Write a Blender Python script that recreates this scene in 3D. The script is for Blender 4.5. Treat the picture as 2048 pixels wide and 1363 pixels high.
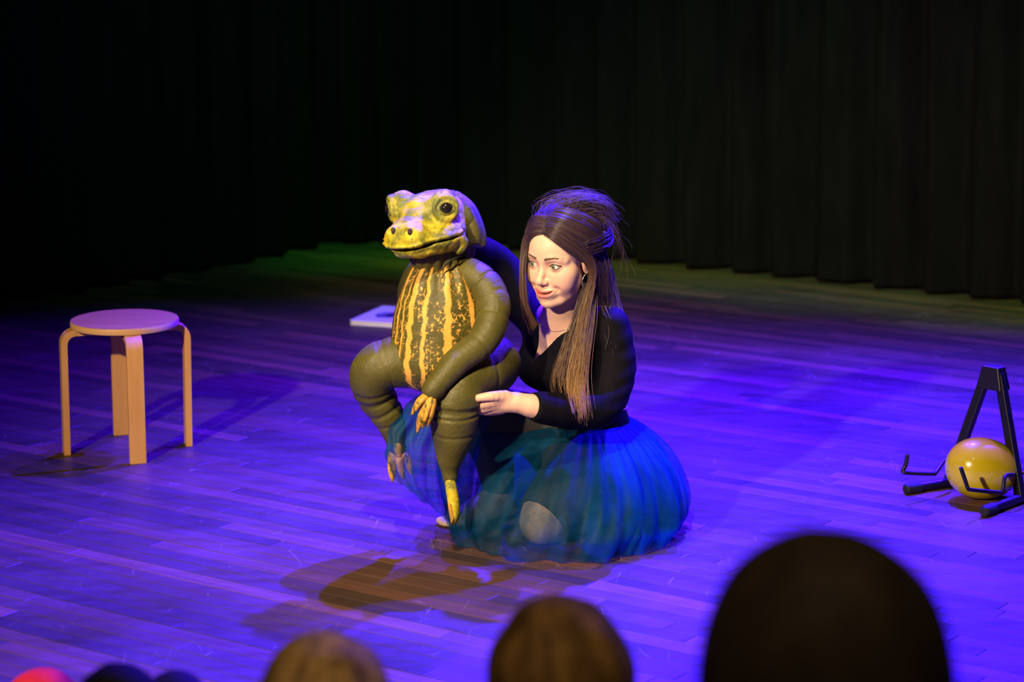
import bpy, math, random
import numpy as np
from mathutils import Matrix, Vector

# ---------------------------------------------------------------- scene reset
for o in list(bpy.data.objects):
    bpy.data.objects.remove(o)
SC = bpy.context.scene
COL = SC.collection
random.seed(4)
RNG = np.random.default_rng(7)

# ---------------------------------------------------------------- camera
FPX, PITCH, CAMH, ROLL = 5006.0, math.radians(11.57), 2.02, math.radians(-0.5)
_F = np.array([0, math.cos(PITCH), -math.sin(PITCH)])
_R0 = np.array([1.0, 0, 0])
_U0 = np.cross(_R0, _F)
_R = _R0 * math.cos(ROLL) + _U0 * math.sin(ROLL)
_U = -_R0 * math.sin(ROLL) + _U0 * math.cos(ROLL)
CAM = np.array([0, 0, CAMH])
cd = bpy.data.cameras.new('camera')
cd.sensor_width = 36.0
cd.lens = FPX / 2048 * 36.0
cd.clip_end = 100
cd.dof.use_dof = True
cd.dof.focus_distance = 7.25
cd.dof.aperture_fstop = 2.7
cam = bpy.data.objects.new('camera', cd)
m = Matrix.Identity(4)
for i in range(3):
    m[i][0] = _R[i]; m[i][1] = _U[i]; m[i][2] = -_F[i]; m[i][3] = CAM[i]
cam.matrix_world = m
COL.objects.link(cam)
SC.camera = cam

def ray(x, y):
    return _F + _R * ((x - 1024) / FPX) - _U * ((y - 681.5) / FPX)
def W(x, y, Y):                       # a sight line met at depth Y
    d = ray(x, y); return CAM + d * (Y / d[1])
def FL(x, y, z=0.0):                  # a sight line met at height z
    d = ray(x, y); return CAM + d * ((z - CAMH) / d[2])
def PROJ(P):
    v = np.asarray(P) - CAM; d = v @ _F
    return 1024 + FPX * (v @ _R) / d, 681.5 - FPX * (v @ _U) / d, FPX / d

# ---------------------------------------------------------------- world, exposure
w = bpy.data.worlds.new('world'); SC.world = w
w.use_nodes = True
w.node_tree.nodes['Background'].inputs[0].default_value = (0.5, 0.62, 0.75, 1)
w.node_tree.nodes['Background'].inputs[1].default_value = 0.002
SC.view_settings.view_transform = 'Standard'
SC.view_settings.look = 'None'
SC.view_settings.gamma = 1.0
SC.view_settings.use_curve_mapping = False
SC.view_settings.exposure = 0.0

# ---------------------------------------------------------------- stage lamps and added fills
def spot(name, pos, target, color, power, angle, blend=0.5, radius=0.08):
    l = bpy.data.lights.new(name, 'SPOT')
    l.color = color; l.energy = power
    l.spot_size = math.radians(angle); l.spot_blend = blend
    l.shadow_soft_size = radius
    o = bpy.data.objects.new(name, l)
    o.location = pos
    o.rotation_euler = (Vector(target) - Vector(pos)).to_track_quat('-Z', 'Y').to_euler()
    COL.objects.link(o)
    return o
BLUE = (0.032, 0.005, 1.0)
spot('blue_back_spot', (1.1, 9.9, 5.0), (0.7, 7.1, 0), BLUE, 17500, 60, 1.0, 0.06)
spot('blue_back_spot', (3.4, 9.8, 4.4), (0.9, 7.4, 0), BLUE, 11500, 66, 1.0, 0.07)
spot('blue_back_spot', (0.1, 11.2, 5.0), (-0.8, 7.9, 0), (0.075, 0.006, 1.0), 3900, 62, 1.0, 0.07)
spot('back_floor_fill', (0.9, 7.6, 6.0), (0.6, 9.3, 0), (0.13, 0.012, 1.0), 2600, 36, 1.0, 0.1)  # added lamp that turns the floor at the back violet
spot('key_spot', (-3.4, 0.9, 3.7), (-0.1, 7.0, 0.6), (1.0, 0.72, 0.44), 3250, 33, 0.75, 0.10)
spot('front_spot', (-0.5, 3.0, 5.6), (0.05, 6.9, 0.2), (1.0, 0.74, 0.44), 1900, 22, 0.9, 0.12)
for gx, gy in ((2.0, 10.45), (1.3, 10.9), (0.6, 11.35), (-0.1, 11.75), (-0.7, 11.95)):
    spot('green_back_spot', (gx - 0.1, gy - 0.25, 4.6), (gx, gy, 0), (0.24, 0.80, 0.005) if gx > -0.5 else (0.05, 0.8, 0.02), 520, 17, 1.0, 0.1)
spot('audience_fill', (0.0, 0.9, 5.2), (-0.1, 3.3, 0.8), (1.0, 0.72, 0.40), 380, 35, 0.9, 0.3)  # added warm lamp over the audience so their hair reads
spot('curtain_fill', (-0.4, 6.0, 5.6), (-0.2, 12.0, 1.2), (0.25, 1.0, 0.45), 430, 44, 1.0, 0.3)  # added weak lamp that lifts the folds of the black curtain

# ---------------------------------------------------------------- node helpers
def new_mat(name):
    m = bpy.data.materials.new(name); m.use_nodes = True
    nt = m.node_tree
    b = nt.nodes['Principled BSDF']
    return m, nt, b
def nd(nt, t, ins=None, **props):
    n = nt.nodes.new(t)
    for k, v in props.items(): setattr(n, k, v)
    for k, v in (ins or {}).items():
        if isinstance(v, bpy.types.NodeSocket): nt.links.new(v, n.inputs[k])
        else: n.inputs[k].default_value = v
    return n
def c4(c): return (c[0], c[1], c[2], 1.0)
def ramp(nt, fac, stops, interp='LINEAR'):
    n = nt.nodes.new('ShaderNodeValToRGB'); nt.links.new(fac, n.inputs[0])
    cr = n.color_ramp; cr.interpolation = interp
    while len(cr.elements) < len(stops): cr.elements.new(0.5)
    for e, (p, c) in zip(cr.elements, stops):
        e.position = p; e.color = c4(c) if hasattr(c, '__len__') else (c, c, c, 1)
    return n.outputs[0]
def mixc(nt, fac, a, b, mode='MIX'):
    n = nt.nodes.new('ShaderNodeMix'); n.data_type = 'RGBA'; n.blend_type = mode
    for sock, v in ((n.inputs[0], fac), (n.inputs[6], a), (n.inputs[7], b)):
        if isinstance(v, bpy.types.NodeSocket): nt.links.new(v, sock)
        elif hasattr(v, '__len__'): sock.default_value = c4(v)
        else: sock.default_value = v
    return n.outputs[2]
def math_(nt, op, a, b=0.0, c=0.0):
    n = nt.nodes.new('ShaderNodeMath'); n.operation = op
    for s, v in zip(n.inputs, (a, b, c)):
        if isinstance(v, bpy.types.NodeSocket): nt.links.new(v, s)
        else: s.default_value = v
    return n.outputs[0]
def noise(nt, vec, scale, detail=3.0, rough=0.5, dist=0.0):
    n = nd(nt, 'ShaderNodeTexNoise', {'Scale': scale, 'Detail': detail, 'Roughness': rough, 'Distortion': dist})
    if vec is not None: nt.links.new(vec, n.inputs['Vector'])
    return n.outputs['Fac']
def mapping(nt, vec, scale=(1, 1, 1), rot=(0, 0, 0), loc=(0, 0, 0)):
    n = nd(nt, 'ShaderNodeMapping', {'Vector': vec, 'Scale': scale, 'Rotation': rot, 'Location': loc})
    return n.outputs[0]
def coord(nt, which='Object'):
    return nd(nt, 'ShaderNodeTexCoord').outputs[which]
def bump(nt, h, strength, dist, b):
    n = nd(nt, 'ShaderNodeBump', {'Strength': strength, 'Distance': dist, 'Height': h})
    nt.links.new(n.outputs[0], b.inputs['Normal'])
def simple(name, col, rough=0.5, metal=0.0, var=0.12, nscale=30, bmp=0.0, spec=0.5):
    m, nt, b = new_mat(name)
    f = noise(nt, coord(nt), nscale, 4)
    c = mixc(nt, f, [x * (1 - var) for x in col], [min(1, x * (1 + var)) for x in col])
    nt.links.new(c, b.inputs['Base Color'])
    b.inputs['Roughness'].default_value = rough
    b.inputs['Metallic'].default_value = metal
    b.inputs['Specular IOR Level'].default_value = spec
    if bmp: bump(nt, noise(nt, coord(nt), nscale * 4, 3), bmp, 0.002, b)
    return m

# ---------------------------------------------------------------- object helpers
def mesh_obj(name, verts, faces, mat=None, parent=None, smooth=True):
    me = bpy.data.meshes.new(name)
    me.from_pydata([tuple(map(float, v)) for v in verts], [], [tuple(map(int, f)) for f in faces])
    me.update()
    return link_mesh(name, me, mat, parent, smooth)
def link_mesh(name, me, mat=None, parent=None, smooth=True):
    if mat: me.materials.append(mat)
    if smooth: me.polygons.foreach_set('use_smooth', [True] * len(me.polygons))
    o = bpy.data.objects.new(name, me)
    COL.objects.link(o)
    if parent is not None:
        o.parent = parent
        o.matrix_parent_inverse = PINV.get(parent.name, Matrix.Identity(4))
    return o
PINV = {}
def thing(name, label, cat, loc=(0, 0, 0), group=None):
    o = bpy.data.objects.new(name, None); COL.objects.link(o)
    o.location = [float(v) for v in loc]; o.empty_display_size = 0.1
    PINV[o.name] = Matrix.Translation(Vector([-float(v) for v in loc]))   # parts keep world coordinates
    tag(o, label, cat, group)
    return o
def tag(o, label=None, cat=None, group=None, kind=None):
    if label: o['label'] = label
    if cat: o['category'] = cat
    if group: o['group'] = group
    if kind: o['kind'] = kind
    return o
class MB:
    """collects shapes into one mesh"""
    def __init__(s): s.v = []; s.f = []
    def add(s, v, f):
        n = len(s.v); s.v += [tuple(p) for p in v]; s.f += [tuple(i + n for i in q) for q in f]
        return s
    def tube(s, pts, rad, n=10, cap=True, flat=1.0):
        P = np.array(pts, float); rad = np.broadcast_to(np.array(rad, float), (len(P),))
        T = np.gradient(P, axis=0); T /= np.linalg.norm(T, axis=1)[:, None] + 1e-12
        up = np.array([0, 0, 1.0]) if abs(T[0][2]) < 0.9 else np.array([1.0, 0, 0])
        a = np.cross(T[0], up); a /= np.linalg.norm(a)
        V = []
        for i in range(len(P)):
            a = a - T[i] * (a @ T[i]); a /= np.linalg.norm(a) + 1e-12
            b = np.cross(T[i], a)
            for k in range(n):
                t = 2 * math.pi * k / n
                V.append(P[i] + rad[i] * (math.cos(t) * a + flat * math.sin(t) * b))
        Fc = []
        for i in range(len(P) - 1):
            for k in range(n):
                k2 = (k + 1) % n
                Fc.append((i * n + k, i * n + k2, (i + 1) * n + k2, (i + 1) * n + k))
        if cap:
            Fc.append(tuple(range(n - 1, -1, -1)))
            Fc.append(tuple((len(P) - 1) * n + k for k in range(n)))
        return s.add(V, Fc)
    def box8(s, c):                     # 8 corners: bottom ring of 4, top ring of 4
        return s.add(c, [(3, 2, 1, 0), (4, 5, 6, 7), (0, 1, 5, 4), (1, 2, 6, 5), (2, 3, 7, 6), (3, 0, 4, 7)])
    def lathe(s, prof, c, n=48):
        V = []; Fc = []
        for r, z in prof:
            for k in range(n):
                t = 2 * math.pi * k / n
                V.append((c[0] + r * math.cos(t), c[1] + r * math.sin(t), c[2] + z))
        for i in range(len(prof) - 1):
            for k in range(n):
                k2 = (k + 1) % n
                Fc.append((i * n + k, i * n + k2, (i + 1) * n + k2, (i + 1) * n + k))
        Fc.append(tuple(range(n - 1, -1, -1)))
        Fc.append(tuple((len(prof) - 1) * n + k for k in range(n)))
        return s.add(V, Fc)
    def build(s, name, mat, parent=None, smooth=True, bevel=0.0, auto=False):
        o = mesh_obj(name, s.v, s.f, mat, parent, smooth)
        if bevel:
            b = o.modifiers.new('bevel', 'BEVEL'); b.width = bevel; b.segments = 2; b.limit_method = 'ANGLE'
        if auto:
            me = o.data
            me.update()
            import bmesh
            bm = bmesh.new(); bm.from_mesh(me)
            for e in bm.edges:
                e.smooth = not (len(e.link_faces) == 2 and e.calc_face_angle() > math.radians(40))
            bm.to_mesh(me); bm.free()
        return o
def spline(pts, n=40):
    """Catmull-Rom through rows of any width"""
    P = np.array(pts, float); P = np.vstack([2 * P[0] - P[1], P, 2 * P[-1] - P[-2]])
    m = len(P) - 3; out = []
    for t in np.linspace(0, m, n):
        i = min(int(t), m - 1); u = t - i
        a, b, c, d = P[i:i + 4]
        out.append(0.5 * ((2 * b) + (c - a) * u + (2 * a - 5 * b + 4 * c - d) * u * u + (3 * b - a - 3 * c + d) * u ** 3))
    return np.array(out)

# ---------------------------------------------------------------- floor
AZ = math.radians(-36.0)
DIR = np.array([math.cos(AZ), math.sin(AZ)]); NRM = np.array([-math.sin(AZ), math.cos(AZ)])
PW = 0.064
def wood_mat(name, per_object):
    m, nt, b = new_mat(name)
    if per_object:
        rnd = nd(nt, 'ShaderNodeObjectInfo').outputs['Random']
    else:
        rnd = nd(nt, 'ShaderNodeAttribute', attribute_name='tone').outputs['Fac']
    geo = nd(nt, 'ShaderNodeNewGeometry').outputs['Position']
    off = nd(nt, 'ShaderNodeCombineXYZ', {'Z': math_(nt, 'MULTIPLY', rnd, 37.0)}).outputs[0]
    rot = mapping(nt, geo, rot=(0, 0, -AZ))
    vec = nd(nt, 'ShaderNodeVectorMath', {0: rot, 1: off}, operation='ADD').outputs[0]
    grain = noise(nt, mapping(nt, vec, scale=(2.2, 60, 1)), 1.0, 5, 0.6, 0.4)
    base = ramp(nt, rnd, [(0.0, (0.032, 0.023, 0.020)), (0.45, (0.058, 0.036, 0.028)), (0.78, (0.100, 0.050, 0.036)), (1.0, (0.16, 0.072, 0.052))])
    col = mixc(nt, ramp(nt, grain, [(0.3, 0.0), (0.7, 0.55)]), base, (0.040, 0.022, 0.018))
    wear = noise(nt, geo, 1.7, 5, 0.65)                       # worn, dusty patches
    col = mixc(nt, ramp(nt, wear, [(0.5, 0.0), (0.75, 0.35)]), col, (0.12, 0.085, 0.08))
    # scratches: thin cells of stretched voronoi in two directions
    for ang, sc, th in ((0.5, 6.0, 0.010), (1.9, 7.6, 0.010), (2.8, 10.0, 0.012)):
        mp = mapping(nt, geo, scale=(1.0, 0.32, 1.0), rot=(0, 0, ang))
        wob = nd(nt, 'ShaderNodeTexNoise', {'Vector': mp, 'Scale': 2.0}).outputs['Color']
        v2 = nd(nt, 'ShaderNodeVectorMath', {0: mp, 1: wob}, operation='ADD').outputs[0]
        vo = nd(nt, 'ShaderNodeTexVoronoi', {'Vector': v2, 'Scale': sc}, feature='DISTANCE_TO_EDGE').outputs[0]
        line = ramp(nt, vo, [(0.0, 1.0), (th, 0.0)])
        gate = ramp(nt, noise(nt, mp, sc * 1.4, 3), [(0.62, 0.0), (0.70, 0.6)])
        col = mixc(nt, math_(nt, 'MULTIPLY', line, gate), col, (0.30, 0.24, 0.22))
    nt.links.new(col, b.inputs['Base Color'])
    rg = noise(nt, mapping(nt, geo, scale=(1, 3, 1)), 5, 4, 0.6)
    nt.links.new(ramp(nt, rg, [(0.3, 0.36), (0.7, 0.6)]), b.inputs['Roughness'])
    b.inputs['Specular IOR Level'].default_value = 0.35
    bump(nt, grain, 0.12, 0.001, b)
    return m
M_PLANK = wood_mat('stage_wood', True)
M_PLANKS = wood_mat('stage_wood_far', False)
M_GAP = simple('floor_substrate', (0.02, 0.012, 0.008), 0.9)
fl = MB().add([(-5, -1.5, -0.016), (5, -1.5, -0.016), (5, 14.5, -0.016), (-5, 14.5, -0.016)], [(0, 1, 2, 3)])
fl.box8([(-5, -1.5, -0.08), (5, -1.5, -0.08), (5, 14.5, -0.08), (-5, 14.5, -0.08), (-5, -1.5, -0.017), (5, -1.5, -0.017), (5, 14.5, -0.017), (-5, 14.5, -0.017)])
floor = fl.build('floor', M_GAP, smooth=False)
tag(floor, 'dark worn wooden plank stage floor laid diagonally under blue light', None, None, 'structure')
planks = []
ctr = np.array([0.0, 6.4])
for r in range(-120, 121):
    u = -7.5 + RNG.uniform(0, 0.8)
    while u < 7.5:
        L = [0.62, 0.86, 1.1, 1.34][int(RNG.integers(4))]
        c = ctr + DIR * (u + L / 2) + NRM * (r * PW)
        if abs(c[0]) < 4.1 and -0.8 < c[1] < 13.6:
            planks.append((c[0], c[1], L))
        u += L
def plank_verts(L):
    a, b_, g, z = L / 2 - 0.0008, PW / 2 - 0.0008, 0.0012, 0.0
    return [(-a, -b_, -0.014), (a, -b_, -0.014), (a, b_, -0.014), (-a, b_, -0.014),
            (-a, -b_, z - g), (a, -b_, z - g), (a, b_, z - g), (-a, b_, z - g),
            (-a + g, -b_ + g, z), (a - g, -b_ + g, z), (a - g, b_ - g, z), (-a + g, b_ - g, z)]
PF = [(3, 2, 1, 0), (0, 1, 5, 4), (1, 2, 6, 5), (2, 3, 7, 6), (3, 0, 4, 7), (4, 5, 9, 8), (5, 6, 10, 9), (6, 7, 11, 10), (7, 4, 8, 11), (8, 9, 10, 11)]
PM = {}
for L in (0.62, 0.86, 1.1, 1.34):
    me = bpy.data.meshes.new('plank'); me.from_pydata(plank_verts(L), [], PF); me.materials.append(M_PLANK); PM[L] = me
vis = []
for i, (x, y, L) in enumerate(planks):
    px, py, s = PROJ((x, y, 0))
    if -120 < px < 2170 and 470 < py < 1390: vis.append((y, i))
vis.sort(); near = {i for _, i in vis[:300]}
mb = MB(); tones = []
for i, (x, y, L) in enumerate(planks):
    dz = float(RNG.uniform(-0.0006, 0.0))
    if i in near:
        o = bpy.data.objects.new('plank', PM[L]); COL.objects.link(o)
        o.location = (x, y, dz); o.rotation_euler = (0, 0, AZ); o.parent = floor
    else:
        ca, sa = math.cos(AZ), math.sin(AZ)
        mb.add([(x + p[0] * ca - p[1] * sa, y + p[0] * sa + p[1] * ca, p[2] + dz) for p in plank_verts(L)], PF)
        tones += [float(RNG.uniform())] * 12
far = mb.build('planks_beyond', M_PLANKS, floor, smooth=False)
at = far.data.attributes.new('tone', 'FLOAT', 'POINT'); at.data.foreach_set('value', tones)
tag(far, kind='stuff')

# ---------------------------------------------------------------- curtains
def curtain_mat():
    m, nt, b = new_mat('black_velour')
    f = noise(nt, mapping(nt, coord(nt), scale=(1, 1, 0.15)), 22, 5, 0.65)
    nt.links.new(ramp(nt, f, [(0.25, (0.0030, 0.0038, 0.0038)), (0.8, (0.0075, 0.0090, 0.0085))]), b.inputs['Base Color'])
    b.inputs['Roughness'].default_value = 0.95
    b.inputs['Specular IOR Level'].default_value = 0.1
    bump(nt, noise(nt, coord(nt), 260, 2), 0.2, 0.001, b)
    return m
M_CURT = curtain_mat()
def curtain(path, label, seed, amp=0.055):
    rg = np.random.default_rng(seed)
    P = spline(path, 400)
    seg = np.r_[0, np.cumsum(np.linalg.norm(np.diff(P, axis=0), axis=1))]
    n = int(seg[-1] / 0.012); s = np.linspace(0, seg[-1], n)
    X = np.interp(s, seg, P[:, 0]); Y = np.interp(s, seg, P[:, 1])
    T = np.gradient(np.c_[X, Y], axis=0); T /= np.linalg.norm(T, axis=1)[:, None]
    Nn = np.c_[T[:, 1], -T[:, 0]]
    ph = np.zeros(n); knots = np.arange(0, seg[-1] + 0.4, 0.35)
    freq = np.interp(s, knots, rg.uniform(2.9, 6.0, len(knots)))
    ph = np.cumsum(freq * (s[1] - s[0])) * 2 * math.pi
    am = np.interp(s, knots, rg.uniform(0.6, 1.15, len(knots))) * amp
    V = []; Z = [0.012, 0.03, 0.4, 0.8, 1.3, 2.0, 3.0, 4.2]
    for z in Z:
        k = 1.0 - 0.12 * z / 4
        sway = 0.10 * np.sin(0.7 * z + knots[0]) * 0
        off = am * k * (np.sin(ph + 0.22 * math.sin(z * 1.7)) + 0.28 * np.sin(2 * ph + 0.6 + 0.3 * z)) + 0.010 * np.sin(s * 41 + z * 2)
        if z <= 0.03: off = off * 1.06 + 0.008 * np.sin(s * 23)
        for i in range(n): V.append((X[i] + Nn[i, 0] * off[i], Y[i] + Nn[i, 1] * off[i], z))
    Fc = [(j * n + i, j * n + i + 1, (j + 1) * n + i + 1, (j + 1) * n + i) for j in range(len(Z) - 1) for i in range(n - 1)]
    o = mesh_obj('stage_curtain', V, Fc, M_CURT)
    sm = o.modifiers.new('thickness', 'SOLIDIFY'); sm.thickness = 0.004
    tag(o, label, 'curtain', None)
    return o
def FL2(x, y): return FL(x, y)[:2]
curtain([FL2(640, 484) + [-.35, .25], FL2(700, 486), FL2(960, 492), FL2(1250, 521), FL2(1650, 563), FL2(2048, 606), FL2(2048, 606) + [0.9, -0.62]],
        'long black pleated stage curtain hanging behind the kneeling woman', 3)
curtain([FL2(0, 614) + [-0.95, -1.1], FL2(0, 614), FL2(250, 568), FL2(500, 523), FL2(650, 489), FL2(735, 470)],
        'dark side curtain running back on the left behind the stool', 8, 0.05)

# ---------------------------------------------------------------- stool
def birch(name):
    m, nt, b = new_mat(name)
    g = noise(nt, mapping(nt, coord(nt), scale=(40, 40, 4)), 1.0, 4, 0.6)
    nt.links.new(ramp(nt, g, [(0.25, (0.56, 0.29, 0.070)), (0.75, (0.70, 0.39, 0.105))]), b.inputs['Base Color'])
    b.inputs['Roughness'].default_value = 0.38
    return m
def seat_mat():
    m, nt, b = new_mat('stool_seat_veneer')
    g = noise(nt, mapping(nt, coord(nt), scale=(4, 36, 4), rot=(0, 0, 0.5)), 1.0, 5, 0.6, 0.6)
    nt.links.new(ramp(nt, g, [(0.25, (0.28, 0.15, 0.020)), (0.75, (0.42, 0.25, 0.040))]), b.inputs['Base Color'])
    b.inputs['Roughness'].default_value = 0.42
    return m
M_BIRCH = birch('birch_plywood'); M_SEAT = seat_mat()
def edge_mat():
    m, nt, b = new_mat('plywood_edge')
    z = nd(nt, 'ShaderNodeSeparateXYZ', {0: coord(nt)}).outputs[2]
    wv = math_(nt, 'SINE', math_(nt, 'MULTIPLY', z, 2 * math.pi / 0.0044))
    nt.links.new(ramp(nt, math_(nt, 'MULTIPLY_ADD', wv, 0.5, 0.5), [(0.2, (0.46, 0.25, 0.08)), (0.7, (0.72, 0.45, 0.17))]), b.inputs['Base Color'])
    b.inputs['Roughness'].default_value = 0.5
    return m
M_EDGE = edge_mat()
sF, sL, sB, sR = FL(277, 927), FL(127, 907), FL(242, 867), FL(383, 888)
sc_ = (sF + sL + sB + sR) / 4
ZS = 0.445
tc = W(249, 637, sc_[1]); ZS = float(tc[2])
stool = thing('stool', 'round birch plywood stool with four bent legs standing empty on stage', 'stool', (sc_[0], sc_[1], 0))
SR = 0.178
cz = np.array([tc[0] , sc_[1], ZS])
o = MB().lathe([(SR - 0.004, -0.0025), (SR - 0.0015, -0.0006), (SR - 0.006, 0.0)], cz, 72).build('seat_top', M_SEAT, stool, auto=True)
o = MB().lathe([(SR - 0.003, -0.022), (SR - 0.001, -0.021), (SR, -0.018), (SR, -0.0035), (SR - 0.001, -0.0015)], cz, 72).build('seat_rim', M_EDGE, stool, auto=True)
for leg in (sF, sL, sB, sR):
    d = leg - sc_; d[2] = 0; rr = np.linalg.norm(d); d /= rr
    side = np.array([-d[1], d[0], 0])
    base = sc_ + d * rr; base[2] = 0
    rx = rr                                  # outer radius at the floor
    top = ZS - 0.0225
    prof = [(0.05, top)] + [(0.165, top)]
    R = 0.05; cx = 0.160
    for t in np.linspace(0, math.pi / 2, 9):
        prof.append((cx + 0.004 + R * math.sin(t), top - R * (1 - math.cos(t))))
    prof += [(cx + 0.004 + R + (rx - cx - R - .004) * k, (top - R) * (1 - k)) for k in (0.33, 0.66, 1.0)]
    th, wd = 0.0105, 0.0265
    V = []; n = len(prof)
    PP = np.array(prof); Tn = np.gradient(PP, axis=0); Tn /= np.linalg.norm(Tn, axis=1)[:, None]
    for i in range(n):
        nx, nz = Tn[i][1], -Tn[i][0]          # inward normal of the bend
        o_ = PP[i]; i_ = o_ + np.array([nx, nz]) * 2 * th
        if i == n - 1: o_ = np.array([o_[0], 0.0]); i_ = np.array([i_[0], 0.0])
        for q, sd in ((o_, -1), (o_, 1), (i_, 1), (i_, -1)):
            p = np.array([cz[0] * (q[1] / ZS) + sc_[0] * (1 - q[1] / ZS), sc_[1], 0]) + d * q[0] + side * (sd * wd)
            p[2] = q[1]; V.append(p)
    Fc = [(3, 2, 1, 0), tuple((n - 1) * 4 + k for k in range(4))]
    for i in range(n - 1):
        for k in range(4):
            k2 = (k + 1) % 4; Fc.append((i * 4 + k, i * 4 + k2, (i + 1) * 4 + k2, (i + 1) * 4 + k))
    lo = MB().add(V, Fc).build('leg', M_BIRCH, stool, auto=True)
    bv = lo.modifiers.new('bevel', 'BEVEL'); bv.width = 0.002; bv.segments = 2; bv.limit_method = 'ANGLE'

# ---------------------------------------------------------------- instrument stand
M_BLK = simple('black_powder_coat', (0.0045, 0.0045, 0.006), 0.42, 0.0, 0.2, 60, 0.05)
M_RUB = simple('black_rubber', (0.005, 0.005, 0.006), 0.7)
gA, gB = FL(1897, 974), FL(2040, 1006)
ta, tb = FL(1812, 988), FL(1968, 1033)
apex = W(1987, 745, (gA[1] + gB[1]) / 2 + 0.05)
gst = thing('guitar_stand', 'folding black A-frame guitar stand with bent hooks on the right of the stage', 'stand', ((gA + gB) / 2))
dAB = (gB - gA) / np.linalg.norm(gB - gA)
fd = ((ta - gA) + (tb - gB)); fd[2] = 0; fd /= np.linalg.norm(fd)
RT = 0.0160
for g, tip in ((gA, ta), (gB, tb)):
    s = 1 if g is gA else -1
    a = g + np.array([0, 0, RT * 1.2]); t = apex + dAB * (-s * 0.022)
    dv = t - a; ln = np.linalg.norm(dv); dv /= ln
    wv = np.cross(dv, fd); wv /= np.linalg.norm(wv); fv = np.cross(wv, dv)
    c = []
    for q in (a, t):
        for sx, sy in ((-1, -1), (1, -1), (1, 1), (-1, 1)): c.append(q + wv * sx * 0.0145 + fv * sy * 0.0115)
    leg = MB().box8(c).build('leg', M_BLK, gst, smooth=False, bevel=0.002)
    f0 = tip + np.array([0, 0, RT + 0.0005]); f1 = g + (g - tip) / np.linalg.norm(g - tip) * 0.16 + np.array([0, 0, RT + 0.0005])
    u = (f1 - f0) / np.linalg.norm(f1 - f0)
    ft = MB().tube([f0 + u * 0.03, f1], RT * 0.92, 16).build('foot_tube', M_BLK, gst, auto=True)
    cp = MB().tube([f0 - u * 0.004, f0, f0 + u * 0.004, f0 + u * 0.05, f0 + u * 0.052], [RT * 0.8, RT * 1.08, RT * 1.15, RT * 1.15, RT], 18).build('end_cap', M_RUB, gst, auto=True)
    yb = g[1]
    if s == 1: hp = [(1815, 909, -.15), (1811, 930, -.15), (1806, 941, -.15), (1815, 945, -.15), (1865, 947, -.09), (1872, 944, -.08), (1888, 921, -.03), (1896, 918, -.01), (1914, 918, 0.0)]
    else: hp = [(1922, 936, -.15), (1932, 965, -.15), (1936, 976, -.15), (1944, 979, -.14), (1996, 984, -.08), (2005, 982, -.07), (2009, 956, -.05), (2014, 950, -.03), (2028, 949, 0.01)]
    hk = spline([W(x, y, yb + dy) for x, y, dy in hp], 46)
    MB().tube(hk, 0.0064, 10).build('hook', M_BLK, gst, auto=True)
    MB().tube([hk[0], hk[0] + (hk[0] - hk[2]) * 0.2], [0.0064, 0.005], 10).build('hook_tip', M_RUB, gst, auto=True)
up = np.array([0, 0, 1.0]); ax = dAB; ay = np.cross(up, ax)
c = []
for zz, hw, hd in ((-0.05, 0.047, 0.026), (0.022, 0.030, 0.020)):
    for sx, sy in ((-1, -1), (1, -1), (1, 1), (-1, 1)): c.append(apex + ax * sx * hw + ay * sy * hd + up * zz)
MB().box8(c).build('top_bracket', M_BLK, gst, smooth=False, bevel=0.004)

# ---------------------------------------------------------------- balloon
def balloon_mat():
    m, nt, b = new_mat('pearl_gold_latex')
    f = noise(nt, coord(nt), 14, 3)
    nt.links.new(ramp(nt, f, [(0.3, (0.52, 0.42, 0.006)), (0.7, (0.60, 0.49, 0.010))]), b.inputs['Base Color'])
    b.inputs['Roughness'].default_value = 0.22
    b.inputs['Metallic'].default_value = 0.0
    b.inputs['Coat Weight'].default_value = 0.6
    b.inputs['Coat Roughness'].default_value = 0.06
    b.inputs['Subsurface Weight'].default_value = 0.15
    b.inputs['Subsurface Radius'].default_value = (0.05, 0.03, 0.005)
    return m
M_BAL = balloon_mat()
by = (gA[1] + gB[1]) / 2 - 0.035
bc = W(1968, 939, by)
br = 0.115; bh = float(bc[2]) - 0.003
bh = min(bh, 0.1)
bal = thing('balloon', 'shiny gold balloon resting under the black guitar stand', 'balloon', (bc[0], by, 0))
prof = []
for t in np.linspace(0, math.pi, 40):
    r = math.sin(t); z = -math.cos(t)
    prof.append((r, z))
V = []; Fc = []; n = 48
axis = np.array([0.93, 0.25, -0.18]); axis /= np.linalg.norm(axis)
e1 = np.cross(axis, up); e1 /= np.linalg.norm(e1); e2 = np.cross(e1, axis)
for r, z in prof:
    rr = r * 0.094 * (1 - 0.10 * z)
    for k in range(n):
        t = 2 * math.pi * k / n
        V.append(np.array([bc[0], by, 0.098]) + axis * (z * 0.122) + rr * (math.cos(t) * e1 + math.sin(t) * e2))
for i in range(len(prof) - 1):
    for k in range(n):
        k2 = (k + 1) % n; Fc.append((i * n + k, i * n + k2, (i + 1) * n + k2, (i + 1) * n + k))
V = np.array(V); V[:, 2] -= V[:, 2].min() - 0.0005
MB().add(V, Fc).build('envelope', M_BAL, bal)
ke = V[-1]
MB().tube([ke - axis * 0.004, ke + axis * 0.006, ke + axis * 0.010, ke + axis * 0.016, ke + axis * 0.026], [0.010, 0.005, 0.006, 0.005, 0.011], 14).build('knot', M_BAL, bal)

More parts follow.
